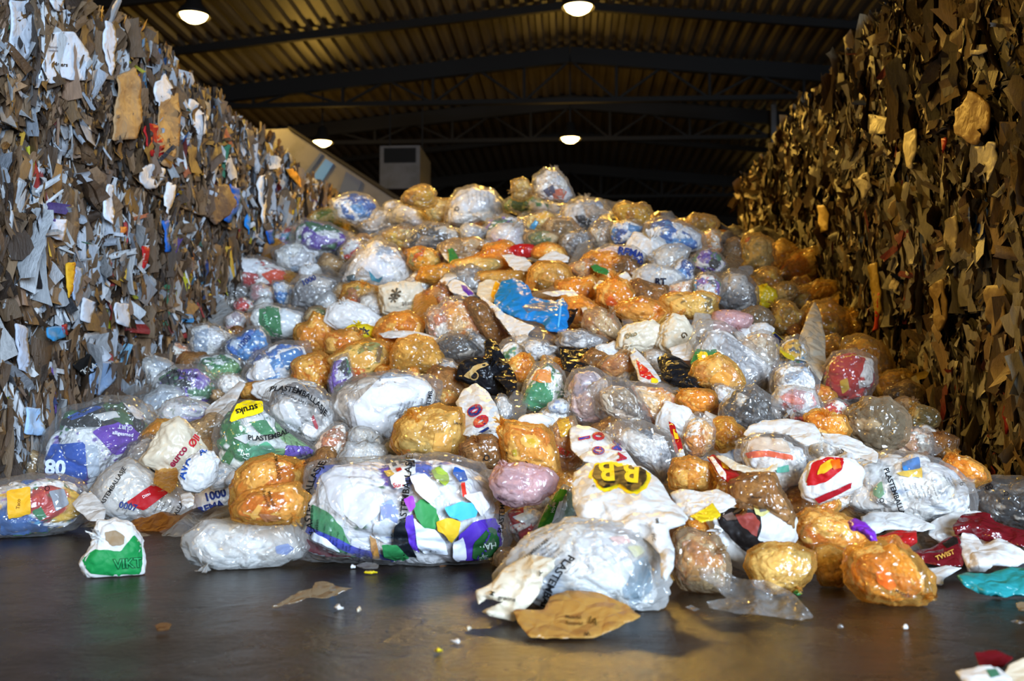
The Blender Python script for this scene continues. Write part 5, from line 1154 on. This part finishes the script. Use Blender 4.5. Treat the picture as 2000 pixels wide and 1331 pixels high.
P_('1438,900 1445,860 1480,848 1530,850 1570,870 1582,910 1570,950 1535,968 1490,955 1455,930', 'clear', 'white', 'round clear bag with orange rimmed tray', 'below the white ring of film', T=.85, n=.2, prints=[('1455,885 1500,880 1548,890 1550,900 1500,892 1460,896', 'e05828', 'tray_rim', 'in', 'orange tray rim'), ('1462,850 1530,848 1546,885 1500,878 1458,882', 'd8c0a8', 'tray'), ('1515,915 1540,908 1542,922 1518,924', '48b098', 'wrapper')])
sheet('1380,893 1395,888 1452,932 1448,948 1430,948 1408,935', 'red', 'crumpled red carton with white torn edge', 'left of the orange rimmed tray bag', cat='carton', name='carton', lift=.34, amp=.02, puff=.04, prints=[('1384,892 1393,892 1418,925 1420,945 1410,938 1398,915', 'e8e8ec', 'torn_edge', 'on', 'white torn edge'), ('1408,902 1420,905 1424,918 1412,914', 'e8b820', 'print', 'on')])
sheet('1397,892 1412,890 1440,905 1480,918 1510,908 1520,905 1518,918 1500,926 1470,927 1430,918', 'cream', 'curved cream strip', 'hanging below the orange rimmed tray', cat='film', lift=.42, amp=.01, puff=.02)
P_('1568,950 1580,910 1605,893 1660,895 1682,918 1676,950 1640,972 1600,985 1575,975', 'white', 'white', 'white box with red and yellow print', 'left of the lettered sack at right', cat='box', name='food_box', n=.2, T=.6, prints=[('1574,942 1586,905 1615,893 1648,895 1645,918 1615,942 1580,950', 'b01418', 'red_panel', 'on', 'red panel'), ('1602,910 1622,897 1640,898 1625,915 1610,925 1596,928', 'e0a820', 'print', 'on', 'yellow print'), ('1622,900 1640,896 1644,914 1628,918', 'e06010', 'print', 'on'), ('1590,975 1665,942 1662,955 1600,985', '9a1420', 'red_edge', 'on', 'red lower edge')])
sheet('1604,846 1640,848 1680,862 1715,885 1712,905 1680,895 1640,875 1610,866', 'white', 'greyish white film sheet', 'between the white ring and the dark blackened sack', lift=.2, amp=.03)
P_('1307,925 1318,900 1345,892 1385,905 1400,940 1390,960 1345,962 1312,955', 'orange', 'food', 'orange brown bag of scraps', 'right of the wrinkled clear bag', n=.22)
P_('1424,985 1430,940 1460,925 1510,925 1530,960 1550,1005 1545,1030 1500,1000 1450,1000', 'brown', 'tan', 'brown bag with small print', 'below the curved cream strip', n=.22, T=.7, text=[('Matavfall', 1478, 972, 6, 5, K)])
sheet('1308,965 1330,955 1370,962 1400,955 1436,975 1438,985 1415,1000 1385,1010 1350,1018 1325,995', 'white', 'white crumpled film', 'right of the black and yellow logo bag', lift=.34, amp=.035, puff=.03)
sheet('1346,1008 1375,995 1392,982 1408,1005 1400,1015 1370,1022', 'yellow', 'yellow film scrap', 'below the white crumpled film', cat='scrap', name='plastic_scrap', lift=.36, amp=.012, step=4)
P_('1340,1020 1360,1012 1395,1020 1405,1060 1410,1090 1385,1095 1355,1065', 'orange', 'orange', 'long orange bag behind the stained bag', 'left of the open white one', ground=True, gy=1115, n=.1)
P_('1386,1010 1398,992 1440,975 1500,978 1545,1000 1554,1045 1524,1080 1490,1096 1459,1110 1420,1097 1398,1060', 'white', 'white', 'open white bag with charred food', 'before the brown bag with small print', ground=True, gy=1120, n=.12, T=.6,
   prints=[('1398,1005 1430,992 1485,998 1488,1030 1480,1055 1495,1062 1462,1082 1430,1055 1405,1025', '1c1614', 'charred_food', 'on', 'charred black food'), ('1435,1005 1470,1002 1485,1020 1478,1050 1450,1030', '8a3a30', 'meat', 'on', 'reddish meat'), ('1410,1008 1430,1000 1440,1015 1420,1018', '5a4438', 'meat', 'on'), ('1470,985 1500,978 1508,995 1490,1010 1476,1005', 'b8b070', 'lid_rim', 'on', 'dull yellow round lid'), ('1480,988 1494,986 1498,998 1485,1001', '5a5a58', 'lid_centre', 'on')])
P_('1541,1060 1545,1020 1580,998 1620,996 1665,1015 1700,1050 1690,1078 1650,1085 1600,1090 1560,1082', 'orange', 'food', 'big orange bag', 'left above the foremost round orange bag', ground=True, gy=1130, n=-.05, T=.8)
P_('1586,1100 1590,1070 1620,1062 1655,1075 1660,1120 1640,1148 1605,1148', 'orange', 'white', 'orange bag with white bundle', 'between the big orange bag and the foremost round one', ground=True, gy=1148)
P_('1458,1110 1465,1080 1500,1062 1550,1062 1585,1078 1590,1110 1560,1145 1510,1160 1475,1145', 'orange', 'white', 'orange and pale round bag', 'below the charred food bag', ground=True, gy=1158, n=.05, knot=(1560, 1150, 14, 60))
P_('1650,1110 1658,1075 1700,1058 1745,1050 1785,1080 1812,1120 1815,1155 1790,1175 1740,1184 1690,1178 1660,1150', 'orange', 'orange', 'foremost round orange bag', 'on the floor at right', ground=True, gy=1182, T=.85, fill=.82, lump=.8, knot=(1808, 1162, 22, 20), text=[('Matavfall', 1765, 1160, 10, 20, K, 0, .01)], prints=[('1710,1120 1730,1112 1752,1145 1738,1155 1715,1140', 'e86818', 'food_scraps', 'in', 'bright orange scraps')])
P_('1312,1110 1318,1050 1345,1035 1400,1050 1425,1100 1420,1150 1380,1160 1330,1150', 'tan', 'orange', 'limp brownish clear bag', 'right of the foremost milky sack', ground=True, gy=1158, T=.6, fill=.85)
sheet('1362,1110 1400,1108 1440,1130 1500,1135 1550,1160 1590,1205 1565,1215 1510,1205 1440,1200 1385,1188 1380,1175 1420,1170 1395,1145 1368,1130', 'clear', 'torn clear film', 'trailing on the floor before the orange bags', ground=True, gy=1213, m=0.3, lift=.1, amp=.09)
sheet('1655,1020 1668,1012 1690,1020 1710,1040 1714,1058 1700,1058 1680,1042 1660,1035', 'purple', 'bright purple rolled wrapper', 'behind the foremost round orange bag', cat='wrapper', name='wrapper', lift=.3, amp=.015, puff=.05)
P_('1648,990 1658,940 1680,905 1740,885 1810,888 1860,912 1890,945 1897,985 1880,1012 1800,1022 1720,1018 1670,1012', 'clear', 'white', 'large clear lettered sack', 'at the right before the bales', cat='sack', name='waste_sack', ground=True, gy=1080, T=.85, fill=.95, cells=22,
   prints=[('1705,955 1722,940 1728,965 1718,975 1706,968', '78b088', 'wrapper'), ('1750,925 1800,912 1802,935 1760,930', 'e0b838', 'wrapper', 'in', 'yellow pack'), ('1760,905 1795,892 1798,915 1765,920', '3070b0', 'wrapper')], text=[('PLASTEMBALLASJ', 1748, 965, 14, 70, K, 0, .03), ('Q', 1722, 978, 12, 70, K, 0, .02), ('6', 1879, 945, 16, 60, K, 0, .02)] + fine(1768, 955, 6, 68, dx=12, dy=2, sz=6) + fine(1850, 940, 3, 60, dx=6, dy=1, sz=5))
P_('1898,985 1905,950 1935,933 2000,930 2060,940 2070,1000 2040,1035 1990,1035 1930,1030 1902,1010', 'clear', 'dark', 'clear dark sack with rounded lettering', 'at the right picture edge', cat='sack', name='waste_sack', ground=True, gy=1070, text=[('00', 1932, 952, 15, -20, K, 0, .03), ('Q', 1965, 965, 12, 60, K)])
sheet('1680,1010 1700,1000 1760,1000 1800,1015 1840,1030 1800,1040 1740,1035 1705,1045 1685,1030', 'white', 'white rumpled film', 'below the large clear lettered sack', ground=True, gy=1118, m=0.5, lift=.35, amp=.04, puff=.05)
sheet('1815,1022 1860,1000 1905,998 1930,1005 1900,1030 1880,1070 1835,1062 1812,1045', 'white', 'white and cream film', 'between the rumpled white film and the dark red wrap', ground=True, gy=1115, m=0.5, lift=.28, amp=.04, puff=.04)
sheet('1715,1048 1745,1038 1790,1036 1792,1060 1770,1075 1735,1062', 'red', 'crumpled red wrap', 'behind the foremost round orange bag at its right', cat='wrapper', name='wrapper', ground=True, gy=1140, m=0.6, lift=.3, amp=.03, puff=.05)
sheet('1860,1028 1880,1005 1925,1000 1945,1020 2030,1045 2030,1075 1960,1060 1925,1058 1900,1050 1865,1045', 'darkred', 'glossy dark red wrap', 'at the right edge above the white torn film', cat='wrapper', name='wrapper', ground=True, gy=1125, m=0.6, lift=.36, amp=.04, puff=.06)
sheet('1778,1078 1820,1070 1850,1050 1872,1045 1885,1080 1880,1108 1830,1106 1795,1095', 'darkred', 'dark red packet with gold lettering', 'right of the foremost round orange bag', cat='packet', name='packet', ground=True, gy=1135, m=0.5, lift=.3, amp=.025, puff=.05, prints=[('1840,1062 1868,1045 1872,1062 1850,1072', '16100c', 'black_print', 'on')], text=[('TWIST', 1846, 1085, 13, -22, '#c09040', 0, .03)])
sheet('1868,1065 1880,1040 1905,1045 1920,1065 1950,1050 1990,1070 2020,1095 1985,1108 1940,1105 1925,1118 1890,1118 1880,1090', 'white', 'white torn film', 'right of the dark red packet', ground=True, gy=1135, m=0.5, lift=.28, amp=.05, puff=.05)
sheet('1810,1110 1850,1105 1880,1110 1845,1130 1838,1146 1815,1138', 'white', 'small white film', 'right below the dark red packet', ground=True, lift=.1, amp=.015, puff=.02)
sheet('1868,1125 1890,1118 1930,1122 1975,1108 2040,1112 2040,1168 1985,1165 1950,1168 1910,1160 1880,1142', 'turquoise', 'turquoise crumpled bag', 'on the floor at the right edge', cat='bag', name='plastic_bag', ground=True, lift=.12, amp=.04, puff=.07)
sheet('1902,1275 1945,1270 1980,1285 1960,1305 1935,1310 1912,1300', 'darkred', 'small dark red sheet', 'behind the cup at the bottom right corner', cat='scrap', name='plastic_scrap', ground=True, lift=.03, amp=.015, step=5)
sheet('1865,1312 1885,1308 1925,1300 1950,1305 1975,1325 1980,1350 1890,1350', 'white', 'crushed white cup with green print', 'at the bottom right corner', cat='cup', name='paper_cup', ground=True, lift=.05, amp=.015, puff=.03, prints=[('1925,1308 1945,1306 1955,1320 1935,1325', '3c6a50', 'print', 'on')])
sheet('1958,1322 1970,1300 2000,1286 2050,1290 2050,1350 1975,1350', 'cream', 'beige card', 'cut by the bottom right corner', cat='card', name='cardboard_piece', ground=True, lift=.06, amp=.01)
sheet('1984,1178 1995,1176 2040,1180 2040,1198 1990,1196', 'tan', 'small brown scrap', 'on the floor below the turquoise bag', cat='scrap', name='plastic_scrap', ground=True, lift=.01, amp=.01, step=4)
# scraps on the floor
for s, f, sh, rs in [
 ('530,1190 560,1170 585,1155 610,1150 615,1138 640,1136 655,1145 690,1150 665,1158 640,1170 600,1168 570,1180', 'tan', 'flattened muddy film', 'on the open floor before the white translucent bag'),
 ('642,1148 655,1144 656,1154 644,1157', 'blue', 'tiny blue chip', 'on the flattened muddy film'),
 ('652,1188 658,1180 672,1190 660,1194', 'white', 'folded white chip', 'on the floor below the muddy film'),
 ('695,1192 702,1184 706,1192 698,1198', 'cream', 'tiny peach chip', 'right of the folded white chip'),
 ('684,1106 694,1104 695,1110 685,1112', 'white', 'tiny white cube of foam', 'before the large clear front sack'),
 ('695,1105 715,1098 740,1103 738,1112 712,1114', 'clear', 'oval clear lid', 'on the floor before the front sack'),
 ('710,1118 730,1115 738,1120 725,1124 712,1122', 'yellow', 'yellow peel', 'on the floor before the front sack'),
 ('878,1252 885,1250 900,1254 895,1260', 'white', 'narrow white chip', 'on the floor near the bottom centre'),
 ('848,1272 858,1268 865,1273 855,1276', 'yellow', 'tiny yellow chip', 'near the bottom centre'),
 ('908,1228 916,1222 922,1228 914,1234', 'cream', 'round cream chip', 'left of the flat orange bag'),
 ('302,1222 320,1216 336,1220 330,1232 308,1236', 'brown', 'brown leaf like scrap', 'alone on the floor at lower left'),
 ('1338,1186 1350,1182 1368,1192 1355,1196', 'clear', 'clear splinter', 'on the floor right of the foremost sack'),
 ('1548,1160 1556,1150 1568,1160 1558,1166', 'green', 'little green scrap', 'beside the orange and pale round bag'),
 ('1635,1225 1645,1222 1648,1229 1637,1230', 'grey', 'grey pebble like scrap', 'on the floor below the foremost round orange bag'),
 ('1762,1226 1770,1224 1774,1230 1765,1231', 'white', 'white speck', 'on the floor at the lower right'),
 ('1972,1214 1985,1211 2000,1218 1990,1222', 'grey', 'thin grey scrap', 'on the floor at the right edge')]:
    sheet(s, f, sh, rs, cat='scrap', name='plastic_scrap', ground=True, lift=.004, amp=.006, step=3, thick=.004)

# ---------------------------------------------------------------- small bags and film that fill the gaps
cov = []                                                # every bag's outline, kept by bag()
def inside(u, v):
    for R, (cx, cy), mx in COV:
        dx, dy = u - cx, v - cy; q = math.hypot(dx, dy)
        if q < mx and q < R[int((math.atan2(dy, dx) + PI) / (2 * PI) * 359.99)] * .93: return True
    return False
edge_l = [(330, 8000), (480, 420), (560, 440), (640, 420), (760, 330), (840, 170), (900, 40), (1060, 0)]
def region(u, v):
    if v < 400 or v > 990 or (u > 1640 and v > 960): return False
    lo = np.interp(v, [400, 450, 560, 640, 760, 840, 900, 1075], [640, 560, 440, 385, 290, 130, 40, 0])
    hi = np.interp(v, [400, 450, 500, 600, 700, 800, 900, 1000, 1075], [1380, 1500, 1560, 1650, 1720, 1790, 1860, 2000, 2000])
    top = np.interp(u, [560, 640, 800, 1000, 1200, 1400, 1450, 1500, 1600], [470, 420, 400, 395, 410, 470, 520, 520, 560])
    return lo < u < hi and v > top
fk = [('clear', 'clear', 'white'), ('clear', 'clear', 'mix'), ('orange', 'orange', 'food'), ('milky', 'whitish', 'white'), ('tan', 'tan', 'tan'), ('orange', 'orange', 'orange'), ('grey', 'smoky grey', 'grey'), ('clear', 'clear', 'food'), ('brown', 'brown', 'tan'), ('white', 'white', 'white')]
fr = np.random.default_rng(11); cand = []
nfill = 0; seen = {}
for rad in (26, 20, 15, 11):
    for _ in range(5200):
        u, v = fr.uniform(0, 2000), fr.uniform(400, 1075)
        if not region(u, v) or inside(u, v): continue
        # enough bare ground around?
        k = sum(inside(u + rad * math.cos(a), v + rad * math.sin(a) * .8) for a in np.linspace(0, 2 * PI, 8, endpoint=False))
        if k > 5: continue
        f = fk[fr.integers(len(fk))]
        if u > 1460 and v < 760: f = fk[(1, 4, 8, 6)[fr.integers(4)]]; f = ('amber', 'amber', 'yellow') if fr.random() < .6 else f  # right flank: lamplight put into the amber colour of most fillers
        near = sorted(((math.hypot(u - c[0], v - c[1]), s) for c, s in NAMES))[:14]
        mx = (1.0 + .5 * fr.random()) * rad * 1.25
        size = 'small' if rad > 16 else 'tiny'
        for cnt in range(14):
            kk = (f[1], near[cnt][1])
            lb = '%s %s bag wedged beside the %s' % (size, f[1], near[cnt][1])
            if kk not in seen and len(lb.split()) <= 16: break
        else: continue
        seen[kk] = 1
        if fr.random() < .38 and f[0] in ('clear', 'white', 'orange', 'tan', 'milky'):
            kp = fr.integers(7, 11); an = np.sort(fr.uniform(0, 2 * PI, kp)) ; st = fr.uniform(0, PI)
            if np.max(np.diff(np.append(an, an[0] + 2 * PI))) > 1.9: an = np.linspace(0, 2 * PI, kp, endpoint=False) + fr.uniform(-.2, .2, kp)
            rd = mx * fr.uniform(.55, 1.25, kp)
            pp = [(u + rd[i] * (math.cos(an[i]) * math.cos(st) * 1.25 - math.sin(an[i]) * math.sin(st) * .75), v + .85 * rd[i] * (math.cos(an[i]) * math.sin(st) * 1.25 + math.sin(an[i]) * math.cos(st) * .75)) for i in range(kp)]
            sheet(pp, f[0], '%s crumpled %s film' % (size, f[1]), 'beside the ' + near[cnt][1], lift=fr.uniform(-.05, .06) - (.12 if v > 860 else 0), amp=.03, puff=.02, group='crumpled film between the bags', step=max(3, mx / 7))
            a_ = np.array(pp); COV.append((outline(a_, u, v), (u, v), mx * 1.3)); nfill += 1
            continue
        b = ell((u - mx, v - mx * .8, u + mx, v + mx * .8), fr.uniform(-40, 40), seed=nfill)
        bag(b, f[0], f[2], '', '', label=lb, n=-.10 - (.16 if v > 860 else 0), T=.7, filler=True)
        nfill += 1
print('fillers', nfill)
